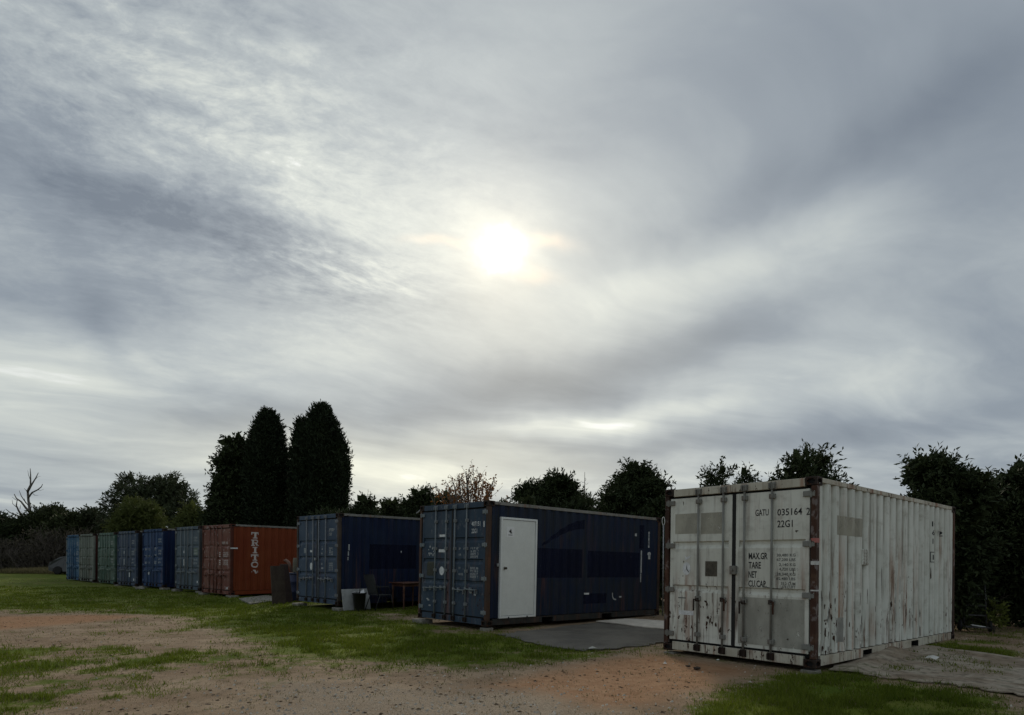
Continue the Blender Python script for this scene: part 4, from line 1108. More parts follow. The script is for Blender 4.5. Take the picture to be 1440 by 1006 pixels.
# right of and behind the white container
skyline('broadleaf_tree', 'tall dark broadleaf tree beside the far end of the white container, nearest of the trees', 'tree', 1262, 1392, 637, 14.6, 3600, L_dark, 301, nl=9, base=.05, leaf=.115, slen=.34, core=14000, group=TG, trunk=.11, holes=.22)
skyline('broadleaf_tree', 'dark broadleaf tree cut off by the right edge of the picture', 'tree', 1366, 1530, 650, 15.2, 3600, L_dark, 302, nl=9, base=.05, leaf=.115, slen=.34, core=14000, group=TG, trunk=.11, holes=.20)
skyline('broadleaf_tree', 'dark broadleaf tree showing over the near roof corner of the white container', 'tree', 1052, 1206, 630, 18.5, 3200, L_dark, 303, nl=8, base=.2, leaf=.13, slen=.40, core=2200, group=TG, holes=.27)
skyline('young_tree', 'small loose leafy treetop above the middle of the white container doors', 'tree', 980, 1036, 652, 20.5, 620, L_dark, 304, nl=4, base=1.4, leaf=.13, slen=.42, core=150, group=TG, holes=.30, trunk=.05)
skyline('young_tree', 'small low treetop between two larger ones above the white container door header', 'tree', 1030, 1072, 660, 21.0, 480, L_dark, 305, nl=3, base=1.4, leaf=.13, slen=.40, core=100, group=TG, holes=.28, trunk=.05)
# behind the container with the white door
skyline('broadleaf_tree', 'round dark tree behind the far end of the container with the white door', 'tree', 830, 942, 648, 22.5, 2900, L_dark, 306, nl=8, leaf=.13, slen=.36, core=5200, group=TG, holes=.22)
skyline('broadleaf_tree', 'round dark tree behind the middle of the container with the white door', 'tree', 718, 822, 664, 26.0, 2700, L_dark, 307, nl=8, leaf=.145, slen=.38, core=4800, group=TG, holes=.22)
skyline('shrub', 'low dark shrub in the gap between two round trees, under a bare spire', 'shrub', 795, 850, 696, 25.0, 900, L_shrub, 308, nl=4, leaf=.13, slen=.32, core=600, trunk=.04, holes=.24)
skyline('shrub', 'low dark shrub below the autumn tree and right of it', 'shrub', 672, 745, 704, 25.5, 1100, L_shrub, 309, nl=4, leaf=.13, slen=.32, core=900, trunk=.04, holes=.22)
for q, (x0, x1, yt, Y, lab) in enumerate(((700, 770, 700, 24.5, 'low dark hedge shrub behind the roof above the white personnel door'), (752, 842, 704, 24.0, 'low dark hedge shrub behind the middle of the dark blue roof'),
                                       (824, 900, 706, 22.0, 'low dark hedge shrub below the round tree nearest the white container'), (884, 960, 700, 20.5, 'low dark hedge shrub just left of the white container'),
                                       (1330, 1400, 760, 15.6, 'low dark shrub filling the foot of the right-hand tree behind the trolley'), (1404, 1480, 740, 15.4, 'low dark shrub filling the foot of the trees at the right edge'))):
    skyline('hedge_shrub', lab, 'shrub', x0, x1, yt, Y, 1300, L_dark if q % 2 else L_shrub, 340 + q, nl=7, base=.0, leaf=.13, slen=.34, core=2600, trunk=.05, holes=.2, group='low hedge shrubs below the trees')
# hedge row behind the slate blue container
for q, (x0, x1, yt, Y, lab) in enumerate(((484, 545, 697, 33, 'dark hedge shrub right beside the tall cypresses'), (528, 592, 702, 31.5, 'lowest dark hedge shrub behind the slate blue container'),
                                       (560, 628, 686, 30.5, 'dark hedge shrub left of the autumn tree'), (604, 662, 694, 29.5, 'dark hedge shrub under the left side of the autumn tree'))):
    skyline('hedge_shrub', lab, 'shrub', x0, x1, yt, Y, 1500, L_shrub if q in (1, 3) else L_dark, 320 + q, nl=6, leaf=.16, slen=.40, core=1600, trunk=.06, holes=.22, group='hedge shrubs behind the slate blue container')
skyline('hedge_shrub', 'dark hedge shrub between the cypresses and the slate blue container', 'shrub', 418, 500, 716, 31.0, 1500, L_dark, 326, nl=6, leaf=.16, slen=.40, core=1600, trunk=.06, group='hedge shrubs behind the slate blue container')
# autumn tree: thin upright branches, few leaves left
rng = np.random.default_rng(41)
A_ = at(662, 700, 28); root = thing('autumn_tree', 'sparse autumn tree with thin upright branches and reddish brown leaves', 'tree', (A_.x, 28, 0))
tb = MB(); tb.tube([(0, 0, -.1), (.02, 0, .8), (0, .03, 1.6), (.03, 0, 2.4)], [.10, .085, .07, .05], 8); trk = tb.build('trunk', M_bark, root, True)
bb = MB(); ends = []
for q in range(44):
    z0 = 1.0 + 1.5 * rng.random(); th = rng.random() * 6.283; rr = (.25 + 1.45 * rng.random()); zt = 3.7 + 1.75 * (1 - (rr / 2.1) ** 2) * (.6 + .4 * rng.random())
    p0 = Vector((0, 0, z0)); p3 = Vector((math.cos(th) * rr * 1.05 - .12, math.sin(th) * rr, zt))
    p1 = p0.lerp(p3, .35) + Vector((math.cos(th) * .12, 0, -.1)); p2 = p0.lerp(p3, .7) + Vector(rng.normal(size=3)) * .06
    bb.tube([p0, p1, p2, p3], [.030, .022, .015, .008], 4); ends += [(p1, p2), (p2, p3), (p2, p3)]
    for k in range(4):
        f = .35 + .6 * rng.random(); s_ = p1.lerp(p3, f); e_ = s_ + Vector((rng.normal() * .18, rng.normal() * .18, .25 + .3 * rng.random()))
        bb.tube([s_, s_.lerp(e_, .5) + Vector(rng.normal(size=3)) * .02, e_], [.010, .008, .005], 3); ends.append((s_, e_))
bb.build('branches', M_bark_pale, trk)
bs_, ds_ = [], []
for s_, e_ in ends:
    low = 1.0 if (s_.z + e_.z) / 2 < 3.7 else .42
    right = 1.5 if s_.x > .1 else .7
    for k in range(int(rng.poisson(15 * low * right))):
        bs_.append(s_.lerp(e_, rng.random()) + Vector(rng.normal(size=3)) * .05); ds_.append(rng.normal(size=3) + np.array([0, 0, -.4]))
bs_ = np.array([tuple(v) for v in bs_]); ds_ = unit(np.array(ds_)); ln = .11 * (.7 + .7 * rng.random(len(bs_)))
link('crown', leaf_mesh_np('crown', bs_, ds_, ln, ln * .55, rng), L_aut, root)
# a bare spire between the two round trees
A_ = at(822, 700, 27); root = thing('bare_conifer', 'thin bare conifer spire standing between two round dark trees', 'tree', (A_.x, 27, 0))
zt = at(822, 664, 27).z
MB().tube([(0, 0, -.1), (.01, 0, zt * .6), (0, 0, zt)], [.06, .035, .008], 6).build('trunk', M_bark, root, True)
bb = MB()
for q in range(46):
    z0 = 1.6 + (zt - 1.8) * q / 46; th = q * 2.4; l_ = .62 * (1 - (z0 - 1.2) / (zt - 1.0)) + .06
    bb.tube([(0, 0, z0), (math.cos(th) * l_ * .6, math.sin(th) * l_ * .6, z0 - .02), (math.cos(th) * l_, math.sin(th) * l_, z0 + .05)], [.010, .008, .004], 3)
bb.build('branches', M_bark, root)

# the two cypresses: tall dense columns of upright sprays
def cypress(label, x, Y, zt, hw, seed, n=16000, lean=0.0, shoulder=None):
    rng = np.random.default_rng(seed); root = thing('cypress_tree', label, 'tree', (x, Y, 0), 0, 'tall dark cypresses')
    z = .25 + (zt - .25) * rng.random(n) ** .9; f = z / zt
    prof = np.where(f < .60, 1.10 - .10 * np.sin(f / .6 * 1.57), np.clip(1 - (np.clip(f - .60, 0, 1) / .405) ** 2.1, .02, 1) ** .85)
    th = rng.random(n) * 2 * np.pi
    lump = .62 + .54 * fbm(np.cos(th) * 2.2 + 9 + z * .25, np.sin(th) * 2.2 + z * .9, seed, 4)
    rr = hw * prof * lump * np.where(rng.random(n) < .75, .88 + .14 * rng.random(n), rng.random(n) ** .5 * .85)
    p = np.stack([np.cos(th) * rr + lean * f, np.sin(th) * rr, z], 1)
    if shoulder:
        sx, sz, sr, sh = shoulder; m_ = n // 6; t2 = rng.random(m_) * 6.283; zz = rng.random(m_)
        r2 = sr * np.clip(1 - zz ** 3, .1, 1) * (.6 + .4 * rng.random(m_))
        p = np.concatenate([p, np.stack([sx + np.cos(t2) * r2, np.sin(t2) * r2, sz - sh + zz * sh], 1)]); th = np.concatenate([th, t2])
    d = unit(np.stack([np.cos(th) * .45, np.sin(th) * .45, np.full(len(p), 1.0)], 1) + rng.normal(size=p.shape) * .30)
    b, dd, ln, wd = spray(rng, p, d, 4, .42, .24, .26, -.15)
    k_ = rng.choice(len(p), n // 22); b2, d2, l2, w2_ = spray(rng, p[k_], unit(d[k_] + np.array([0, 0, .35])), 8, .52, .22, .26, -.1)
    b, dd, ln, wd = np.concatenate([b, b2]), np.concatenate([dd, d2]), np.concatenate([ln, l2]), np.concatenate([wd, w2_])
    link('crown', leaf_mesh_np('crown', b, dd, ln, wd, rng), L_cyp, root)
    MB().tube([(0, 0, -.1), (0, 0, zt * .5), (lean * .9, 0, zt * .93)], [.20, .14, .03], 8).build('trunk', M_bark, root, True)
A_, B_ = at(377, 572, 38), at(452, 566, 37)
cypress('left and slightly narrower of the two tall dark cypresses', A_.x, 38, A_.z - .68, at(407, 640, 38).x - A_.x - .05, 401, shoulder=None)
cypress('right and broader of the two tall dark cypresses', B_.x, 37, B_.z - .62, at(488, 640, 37).x - B_.x, 402, lean=.0, shoulder=(-1.15, B_.z - 1.3, .50, 6.0))
skyline('broadleaf_tree', 'dark ragged tree pressed against the left cypress', 'tree', 300, 372, 612, 39.0, 2600, L_dark, 403, nl=9, base=.4, leaf=.24, slen=.65, core=2200, trunk=.16, holes=.26, group='dark ragged trees left of the cypresses')
skyline('broadleaf_tree', 'lower dark ragged tree at the foot of the left cypress above the red container', 'tree', 288, 350, 672, 38.0, 1800, L_dark, 404, nl=7, base=.4, leaf=.22, slen=.6, core=1800, trunk=.12, holes=.24, group='dark ragged trees left of the cypresses')
# gum tree and olive bushes behind the far containers
cx, _lb = lobes_px(140, 292, 655, 0, 58, 3, 405, base=2.6, inset=.5)
gA, gB = at(140, 655, 58), at(292, 655, 58); ghw = (gB.x - gA.x) / 2 - .5; gzt = gA.z - .5
lb = []
for q in range(22):
    th = q * 2.39996; f = (q + .5) / 22; r_ = math.sqrt(1 - f * f * .85) * .76
    lb.append(((math.cos(th) * r_ * ghw, math.sin(th) * r_ * ghw * .8, 2.6 + (gzt - 3.6) * f * .98), (1.25, 1.25, .95)))
tree('gum_tree', 'large round airy gum tree with sky showing through its crown', 'tree', cx, 58, lb, 4200, L_euc, 405, per=9, slen=.55, leaf=.30, ratio=.30, holes=.36, trunk=.30, limbs=14, shell=.62, core=150, minr=.035, bark=M_bark)
skyline('olive_bush', 'larger soft olive green bush behind the green containers in front of the gum tree', 'bush', 156, 232, 700, 47, 3800, L_olive, 406, nl=7, base=.3, leaf=.24, ratio=.2, slen=.6, core=1500, trunk=.1, droop=.3)
skyline('olive_bush', 'smaller soft olive green bush above the grey blue container beside the dark trees', 'bush', 243, 296, 708, 44, 1800, L_olive, 407, nl=6, base=.3, leaf=.24, ratio=.2, slen=.55, core=600, trunk=.1, droop=.3, holes=.26)
# left end
for q, (x0, x1, yt, Y, n_, lm, lab) in enumerate((
        (-60, 42, 722, 60, 2600, L_dark, 'dark rounded bush at the far left edge behind the dead tree'), (10, 104, 712, 62, 2600, L_shrub, 'dark bush directly below the dead tree'),
        (70, 128, 722, 58, 1500, L_shrub, 'dull bush behind the parked car and the bright blue container'), (100, 160, 716, 60, 1700, L_euc, 'dull green bush left of the gum tree'),
        (-190, -40, 716, 62, 2200, L_dark, 'dark bush beyond the left edge'))):
    if x1 < 0: continue
    skyline('bush', lab, 'bush', x0, x1, yt, Y, n_, lm, 420 + q, nl=7, base=.2, leaf=.30, slen=.7, core=1600, trunk=.12, holes=.22, group='dark bushes at the left end of the paddock')
def thicket(label, x0, x1, yt, Y, n, seed):
    rng = np.random.default_rng(seed); A, B = at(x0, yt, Y), at(x1, yt, Y); cx = (A.x + B.x) / 2; hw = (B.x - A.x) / 2; zt = A.z
    root = thing('bare_thicket', label, 'shrub', (cx, Y, 0), 0, 'bare grey brown thickets')
    b = MB()
    for q in range(n):
        x_ = (rng.random() * 2 - 1) * hw; y_ = rng.normal() * .7; h_ = zt * (.45 + .6 * rng.random()) * (1 - .35 * (x_ / hw) ** 2)
        l1 = Vector((x_ + rng.normal() * .5, y_ + rng.normal() * .4, h_ * .6)); l2 = l1 + Vector((rng.normal() * .7, rng.normal() * .5, h_ * .4))
        b.tube([(x_, y_, -.05), l1, l2], [.04, .028, .012], 3)
        for k in range(4):
            f = .3 + .7 * rng.random(); s_ = Vector((x_, y_, 0)).lerp(l1, f) if rng.random() < .5 else l1.lerp(l2, f)
            b.tube([s_, s_ + Vector((rng.normal() * .45, rng.normal() * .4, .3 + .5 * rng.random()))], [.020, .010], 3)
    b.build('branches', L_twig, root)
    p = np.stack([(rng.random(n * 6) * 2 - 1) * hw, rng.normal(size=n * 6) * .7, zt * rng.random(n * 6) * .95], 1)
    dd = unit(rng.normal(size=p.shape)); ln = .26 * (.6 + .7 * rng.random(len(p)))
    link('leaves', leaf_mesh_np('leaves', p, dd, ln, ln * .35, rng), foliage('withered leaves', (.060, .052, .034), (.095, .082, .055), .1), root)
thicket('grey brown bare thicket at the left edge behind the dry grass', -30, 50, 757, 56, 190, 431)
thicket('grey brown bare thicket just behind the parked car', 40, 135, 742, 55, 240, 432)
# dead tree
D_ = 64
dt = at(30, 750, D_); root = thing('dead_tree', 'bare dead tree with pale crooked limbs rising above the left bushes', 'tree', (dt.x, D_, 0))
def DP(x, y, dy=0.0): v = at(x, y, D_ + dy); return v - Vector((dt.x, D_, 0))
MB().tube([(0, 0, -.1), DP(40, 765), DP(43, 724), DP(40, 704, .1), DP(39, 690, .1), DP(43, 682, .2), DP(43, 668, .2), DP(42.5, 659, .2)], [.26, .20, .135, .11, .095, .075, .05, .025], 8).build('trunk', M_bark_pale, root, True)
for pts, r0 in (([(39, 692), (45, 681), (50, 673), (54, 665)], .12), ([(40, 700), (45, 693), (53, 689), (58, 685), (60, 681)], .11), ([(43, 722), (36, 714), (30, 706), (23, 701), (20, 695)], .15),
                ([(31, 726), (26, 718), (23, 711), (24, 704)], .13), ([(30, 728), (22, 724), (14, 721), (8, 716)], .11), ([(41, 712), (36, 707), (34, 701)], .06), ([(39, 693), (36, 689), (34, 687)], .05),
                ([(43, 716), (46, 709)], .05), ([(28, 716), (29, 710)], .04), ([(34, 712), (31, 706)], .03), ([(43, 676), (40, 668), (39, 661)], .04), ([(49, 675), (53, 671), (57, 670)], .03), ([(26, 704), (22, 703), (17, 699)], .05), ([(53, 689), (57, 690), (62, 688)], .03), ([(37, 708), (30, 698), (27, 690)], .07), ([(24, 714), (18, 709), (17, 703)], .05), ([(45, 693), (49, 697), (54, 697)], .04), ([(36, 714), (33, 709), (29, 708)], .04)):
    dy = random.uniform(-1.2, 1.2); n_ = len(pts)
    MB().tube([DP(a_, b_, dy * i / n_) for i, (a_, b_) in enumerate(pts)], [r0 * .8 * (1 - .72 * i / (n_ - 1)) for i in range(n_)], 6).build('branch', M_bark_pale, root, True)
# far belt of trees that closes the horizon beyond the row
rng = np.random.default_rng(77); n_ = 26000
th = (rng.random(n_) * 2 - 1) * 1.25; R__ = 130 + 25 * rng.random(n_); hgt = 2.5 + 4.0 * fbm(th * 26, np.zeros(n_), 71, 4)
p = np.stack([np.sin(th) * R__, np.cos(th) * R__, hgt * rng.random(n_) ** .7], 1)
ln = .9 * (.6 + .8 * rng.random(n_))
tag(link('far_treeline', leaf_mesh_np('far_treeline', p, unit(rng.normal(size=p.shape)), ln, ln * .7, rng), L_shrub), 'low dark belt of distant trees along the horizon', 'trees', kind='stuff')
# dry tall grass in front of the left bushes
n_ = 9000; rng = np.random.default_rng(81)
X = np.array([at(x_, 795, 47).x for x_ in (-40, 74)]); xs_ = X[0] + (X[1] - X[0]) * rng.random(n_); ys_ = 49 + 6 * rng.random(n_)
p = np.stack([xs_, ys_, np.zeros(n_) - .02], 1); d = unit(np.stack([rng.normal(size=n_) * .25, rng.normal(size=n_) * .25, np.ones(n_)], 1))
ln = .25 + .45 * rng.random(n_) * fbm(xs_ * .4, ys_ * .4, 88, 2)
tag(link('tall_dry_grass', leaf_mesh_np('tall_dry_grass', p, d, ln, np.full(n_, .03), rng), M_dry), 'tall pale dry grass in front of the left bushes', 'grass', kind='stuff')

# ------------------------------------------------------------------ sheets lying on the ground
def sheet(name, label, cat, poly, mat, thick, step_, hfun, zoff):
    xs = [q[0] for q in poly]; ys = [q[1] for q in poly]
    bm = bmesh.new(); vs_ = [bm.verts.new((a_, b_, 0)) for a_, b_ in poly]; bm.faces.new(vs_)
    for axn, lo, hi in ((Vector((1, 0, 0)), min(xs), max(xs)), (Vector((0, 1, 0)), min(ys), max(ys))):
        q = lo + step_
        while q < hi:
            bmesh.ops.bisect_plane(bm, geom=bm.verts[:] + bm.edges[:] + bm.faces[:], plane_co=axn * q, plane_no=axn); q += step_
    for v in bm.verts:
        x_, y_ = v.co.x, v.co.y; v.co.z = float(gz(np.array([x_]), np.array([y_]))[0]) + zoff + hfun(x_, y_)
    r = bmesh.ops.extrude_face_region(bm, geom=bm.faces[:])
    for g_ in r['geom']:
        if isinstance(g_, bmesh.types.BMVert): g_.co.z += thick
    bmesh.ops.recalc_face_normals(bm, faces=bm.faces)
    me = bpy.data.meshes.new(name); bm.to_mesh(me); bm.free()
    return tag(link(name, me, mat), label, cat)
def ragged(poly, amp, seed, sub=6):
    r = random.Random(seed); out_ = []
    for i, (a_, b_) in enumerate(poly):
        c_, d_ = poly[(i + 1) % len(poly)]
        for k in range(sub):
            f = k / sub; out_.append((a_ + (c_ - a_) * f + r.uniform(-amp, amp), b_ + (d_ - b_) * f + r.uniform(-amp, amp)))
    return out_
m, t, bs = new_mat('worn grey carpet sheet')
co = objco(t); n1 = noise(t, co, 1.2, 5, .65); n2 = noise(t, co, 9, 5, .7); n3 = noise(t, co, 60, 3, .7)
c_ = mixc(t, n1.step(.35, .65), (.082, .074, .062), (.142, .128, .106)); c_ = mixc(t, n2.step(.52, .75) * .5, c_, (.155, .118, .080)); c_ = mixc(t, n3.step(.5, .75) * .4, c_, (.27, .255, .23))
t.links.new(c_, bs.inputs['Base Color']); bs.inputs['Roughness'].default_value = .9; setbump(t, bs, n2 * .7 + n3 * .3, .9, .05)
r5 = lambda x_, y_, s_, k_: float(fbm(np.array([x_ * k_]), np.array([y_ * k_]), s_, 3)[0])
sheet('grey_carpet', 'worn grey carpet sheet spread in front of the white personnel door', 'carpet', ragged(P_TARP, .075, 3), m, .012, .22, lambda x_, y_: .035 * max(0, r5(x_, y_, 61, 1.6) - .42), .008)
m, t, bs = new_mat('muddy brown carpet')
co = objco(t); n1 = noise(t, co, 1.4, 5, .65); n2 = noise(t, co, 7, 6, .7); n3 = noise(t, co, 55, 3, .7)
c_ = mixc(t, n1.step(.38, .62), (.215, .162, .110), (.36, .31, .245)); c_ = mixc(t, n2.step(.46, .66) * .8, c_, (.090, .068, .042)); c_ = mixc(t, n1.step(.55, .7) * n2.step(.35, .6) * .7, c_, (.075, .085, .022))
t.links.new(c_, bs.inputs['Base Color']); bs.inputs['Roughness'].default_value = .95; setbump(t, bs, n2 * .6 + n3 * .4, .8, .04)
FOLD = gnd(1225, 922)
def fold(x_, y_):
    a_, b_ = P_CARPET[2], P_CARPET[0]
    ex, ey = b_[0] - a_[0], b_[1] - a_[1]; l_ = math.hypot(ex, ey); tt = max(0, min(1, ((x_ - a_[0]) * ex + (y_ - a_[1]) * ey) / l_ ** 2))
    d_ = math.hypot(x_ - a_[0] - ex * tt, y_ - a_[1] - ey * tt)
    return .10 * math.exp(-((d_ - .28) / .20) ** 2) * (1 - tt * .7) + .06 * max(0, r5(x_, y_, 66, 2.1) - .40)
sheet('brown_carpet', 'muddy brown carpet with a raised fold lying beside the white container', 'carpet', ragged(P_CARPET, .05, 4), m, .014, .16, fold, .008)
P_BOARD = px_poly([(838, 876), (885, 873), (938, 876), (938, 888), (905, 885), (870, 880)])
sheet('pale_board', 'pale plywood board lying between the white container and the white door container', 'board', P_BOARD, simple('pale ply', (.60, .55, .48), .8, .2, 5), .02, .6, lambda x_, y_: .0, .035)
P_SLAB = px_poly([(336, 843), (378, 838), (392, 845), (352, 850)])
sheet('pale_slab', 'pale flat slab lying on the grass beside the red container', 'slab', P_SLAB, M_conc, .05, .8, lambda x_, y_: 0, -.01)

# ------------------------------------------------------------------ garden furniture by the slate blue container
oc, rc, dc, _ = cframe('c')
def cpos(s_, o_): v = oc + dc * s_ + rc * o_; return Vector((v.x, v.y, 0))
RZ = math.atan2(dc.y, dc.x)                                   # local x runs along the container side, local -y is out from it
M_wbrd = simple('white melamine board', (.36, .37, .37), .5, .2, 4)
wb = MB().box(0, .88, -.012, .012, 0, .60, bev=.003).build('white_board', M_wbrd); wb.matrix_world = Matrix.Translation(cpos(.06, .19)) @ Matrix.Rotation(RZ, 4, 'Z') @ Matrix.Rotation(R_(-11), 4, 'X')
tag(wb, 'low white board leaning on the slate blue container behind the bin', 'board')
M_pl = simple('black bin plastic', (.010, .010, .011), .45, .2, 8)
bn = thing('bin', 'open black plastic bin with a white liner beside the slate blue container', 'bin', cpos(.42, .42))
MB().lathe([(.135, 0), (.14, .01), (.185, .47), (.205, .475), (.205, .50), (.182, .50), (.176, .46), (.13, .03), (.001, .03)], 20).build('bucket', M_pl, bn, True)
ln_ = MB(); n_ = 20
prev = None
for ring, (r_, z_) in enumerate(((.178, .42), (.183, .505), (.209, .512), (.214, .44))):
    cur = [(r_ * math.cos(6.283 * k / n_), r_ * math.sin(6.283 * k / n_), z_ + (.02 if ring < 3 else .07) * math.sin(k * 2.3 + ring)) for k in range(n_)]
    if prev:
        for k in range(n_ // 2): ln_.poly([prev[k], prev[(k + 1) % n_], cur[(k + 1) % n_], cur[k]])
    prev = cur
ln_.poly([(.03, -.10, .47), (.16, -.06, .49), (.12, .02, .60), (.06, .0, .56)]); ln_.poly([(.16, -.06, .49), (.17, .08, .48), (.12, .02, .60)])
ln_.build('bin_liner', simple('white plastic bag', (.62, .63, .64), .4, .1, 9), bn)
st_ = MB().tube([(0, 0, .08), (.05, -.02, .80)], .012, 6).build('stick', M_pl); st_.location = cpos(.38, .44); st_.rotation_euler = (0, 0, RZ); tag(st_, 'thin black stick standing up in the black bin', 'stick')
# sling chair, facing along the container side
M_fr = simple('grey chair tube', (.030, .031, .033), .5, .2, 10, metal=.4); M_sl = simple('grey chair mesh', (.036, .039, .040), .8, .25, 18)
ch = thing('garden_chair', 'grey mesh garden chair between the black bin and the wooden table', 'chair', cpos(1.05, .50), RZ)
sb = MB(); sb.box(-.21, .24, -.23, .23, .415, .43, bev=.004); sb.build('seat', M_sl, ch)
bk = MB(); B4 = Matrix.Translation((-.22, 0, .44)) @ Matrix.Rotation(R_(-17), 4, 'Y'); bk.box(-.008, .008, -.225, .225, .02, .56, M=B4, bev=.003); bk.build('backrest', M_sl, ch)
fr = MB()
for s_ in (-1, 1): fr.tube([B4 @ Vector((0, s_ * .24, -.02)), B4 @ Vector((0, s_ * .24, .58))], .013, 8)
fr.tube([B4 @ Vector((0, -.24, .58)), B4 @ Vector((0, .24, .58))], .013, 8); fr.build('back_frame', M_fr, ch, True)
for s_ in (-1, 1):
    MB().tube([(.22, s_ * .24, .43), (.27, s_ * .25, 0)], .013, 8).build('leg', M_fr, ch, True); MB().tube([(-.16, s_ * .24, .43), (-.33, s_ * .25, 0)], .013, 8).build('leg', M_fr, ch, True)
    MB().tube([(-.28, s_ * .25, .66), (.10, s_ * .26, .66), (.24, s_ * .25, .43)], .014, 8).build('armrest', M_fr, ch, True)
# table with turned legs
M_wd = simple('reddish brown varnished wood', (.115, .045, .026), .5, .35, 5, tint=(.055, .024, .016))
tbl = thing('wooden_table', 'reddish brown wooden table with turned legs behind the garden chair', 'table', cpos(2.0, .55), RZ)
MB().box(-.46, .46, -.36, .36, .735, .765, bev=.008).build('tabletop', M_wd, tbl); [MB().box(*q).build('apron', M_wd, tbl) for q in ((-.38, .38, -.29, -.27, .65, .735), (-.38, .38, .27, .29, .65, .735), (-.38, -.36, -.27, .27, .65, .735), (.36, .38, -.27, .27, .65, .735))]
for a_ in (-.36, .36):
    for b_ in (-.27, .27):
        lg = MB().lathe([(.016, 0), (.020, .02), (.017, .10), (.026, .30), (.030, .42), (.020, .48), (.034, .52), (.036, .74)], 10).build('leg', M_wd, tbl, True); lg.location = (a_, b_, 0)
wc = thing('wooden_chair', 'dark red wooden chair tucked behind the table in the shade', 'chair', cpos(2.85, .60), RZ + 2.9)
MB().box(-.20, .20, -.20, .20, .43, .46, bev=.006).build('seat', M_wd, wc)
for a_ in (-.17, .17):
    for b_ in (-.17, .17):
        hgt_ = .92 if a_ < 0 else .43
        MB().tube([(a_, b_, 0), (a_ * (1.0), b_, .43), (a_ * (1.15 if a_ < 0 else 1), b_, hgt_)], [.017, .02, .015], 8).build('leg', M_wd, wc, True)
for z_ in (.62, .76, .88): MB().box(-.205, -.185, -.165, .165, z_ - .025, z_ + .025, bev=.004).build('back_slat', M_wd, wc)

# ------------------------------------------------------------------ odds and ends left of the slate blue container
M_sh = simple('weathered brown board', (.062, .048, .036), .9, .4, 4, tint=(.036, .022, .016)); M_sh2 = simple('dark red brown board', (.040, .018, .015), .9, .35, 4)
p0, p1 = gnd(383, 850), gnd(402, 849)
def lean_board(label, a_, b_, h_, mat, ang):
    d_ = Vector((b_[0] - a_[0], b_[1] - a_[1], 0)); o_ = MB().box(0, d_.length, -.012, .012, 0, h_, bev=.004).build('leaning_board', mat)
    o_.matrix_world = Matrix.Translation((a_[0], a_[1], .0)) @ Matrix.Rotation(math.atan2(d_.y, d_.x), 4, 'Z') @ Matrix.Rotation(R_(-ang), 4, 'X')
    return tag(o_, label, 'board', 'boards leaning beside the slate blue container')
lean_board('weathered grey brown sheet leaning upright left of the slate blue container', p0, p1, 1.20, M_sh, 7)
lean_board('dark red brown sheet leaning beside the grey brown one', gnd(401, 848.5), gnd(412, 847), 1.26, M_sh2, 9)
bx = gnd(413, 846); tub = thing('blue_drum', 'dark blue plastic drum beside the slate blue container, half hidden by boards', 'drum', (bx[0] - .10, bx[1] + .35, 0))
MB().lathe([(.22, 0), (.24, .03), (.245, .30), (.255, .32), (.245, .34), (.245, .62), (.255, .64), (.245, .66), (.24, .88), (.22, .91), (.02, .92)], 18).build('drum_body', simple('dark blue plastic', (.012, .020, .070), .5, .2, 5), tub, True)
MB().lathe([(.238, .895), (.262, .90), (.262, .935), (.235, .945), (.01, .945)], 18).build('lid', simple('blue plastic lid', (.014, .022, .06), .5, .2, 5), tub, True)
rc_ = thing('rolled_cloth', 'beige rolled cloth lying upright on the blue drum beside the blue container', 'rolled cloth', (bx[0] - .08, bx[1] + .35, .944))
MB().lathe([(.075, 0), (.085, .03), (.08, .25), (.07, .46), (.05, .50), (.01, .50)], 12).build('roll', simple('beige canvas', (.17, .155, .12), .9, .25, 9), rc_, True)
tw = MB().tube([(-.10, -.02, .02), (-.19, -.04, .33), (-.30, -.05, .42), (-.36, -.05, .40)], [.05, .055, .05, .03], 8).build('loose_end', simple('dull pink cloth', (.20, .12, .095), .9, .25, 9), rc_, True)
pl = MB().tube([(0, 0, 0), (.22, .10, 1.0)], .016, 8).build('pole', simple('pale wooden pole', (.26, .24, .20), .8, .2, 8), None, True); pl.location = (*gnd(410.5, 845), 0); tag(pl, 'short pale wooden pole leaning towards the slate blue container', 'pole')
# pole with a wire loop at the far end of the blue container
ob, rb, db, _ = cframe('b'); pv = ob + db * (L + .02) + rb * .10
po = thing('steel_pole', 'thin pale steel pole with a wire loop at its top behind the white door container', 'pole', (pv.x, pv.y, 0))
MB().tube([(0, 0, 0), (.0, 0, 2.42)], .020, 8).build('pipe', M_steel, po, True)
MB().tube([(.0 + .035 * math.sin(q), 0, 2.52 - .11 * math.cos(q)) for q in np.linspace(0, 6.283, 17)], .009, 6).build('wire_loop', simple('white cord', (.6, .6, .58), .7, .1, 9), po, True)

# ------------------------------------------------------------------ under the right-hand trees
q_ = gnd(1376, 889)
fm = thing('hand_trolley', 'dark metal hand trolley with two upright tubes under the right-hand tree', 'trolley', (q_[0], q_[1] + .1, 0), R_(-25))
M_dm = simple('dull dark steel', (.085, .085, .085), .6, .35, 12, metal=.5)
for s_ in (-1, 1): MB().tube([(s_ * .20, 0, .16), (s_ * .20, .10, .75), (s_ * .19, .16, 1.02)], .016, 8).build('upright', M_dm, fm, True)
MB().tube([(-.19, .16, 1.02), (0, .19, 1.06), (.19, .16, 1.02)], .016, 8).build('handle', M_dm, fm, True)
for z_ in (.35, .56, .80): MB().box(-.20, .20, (z_ - .16) * .16 - .01, (z_ - .16) * .16 + .01, z_ - .014, z_ + .014).build('crossbar', M_dm, fm)
MB().box(-.22, .22, -.26, .0, .10, .12, bev=.004).build('toe_plate', M_dm, fm)
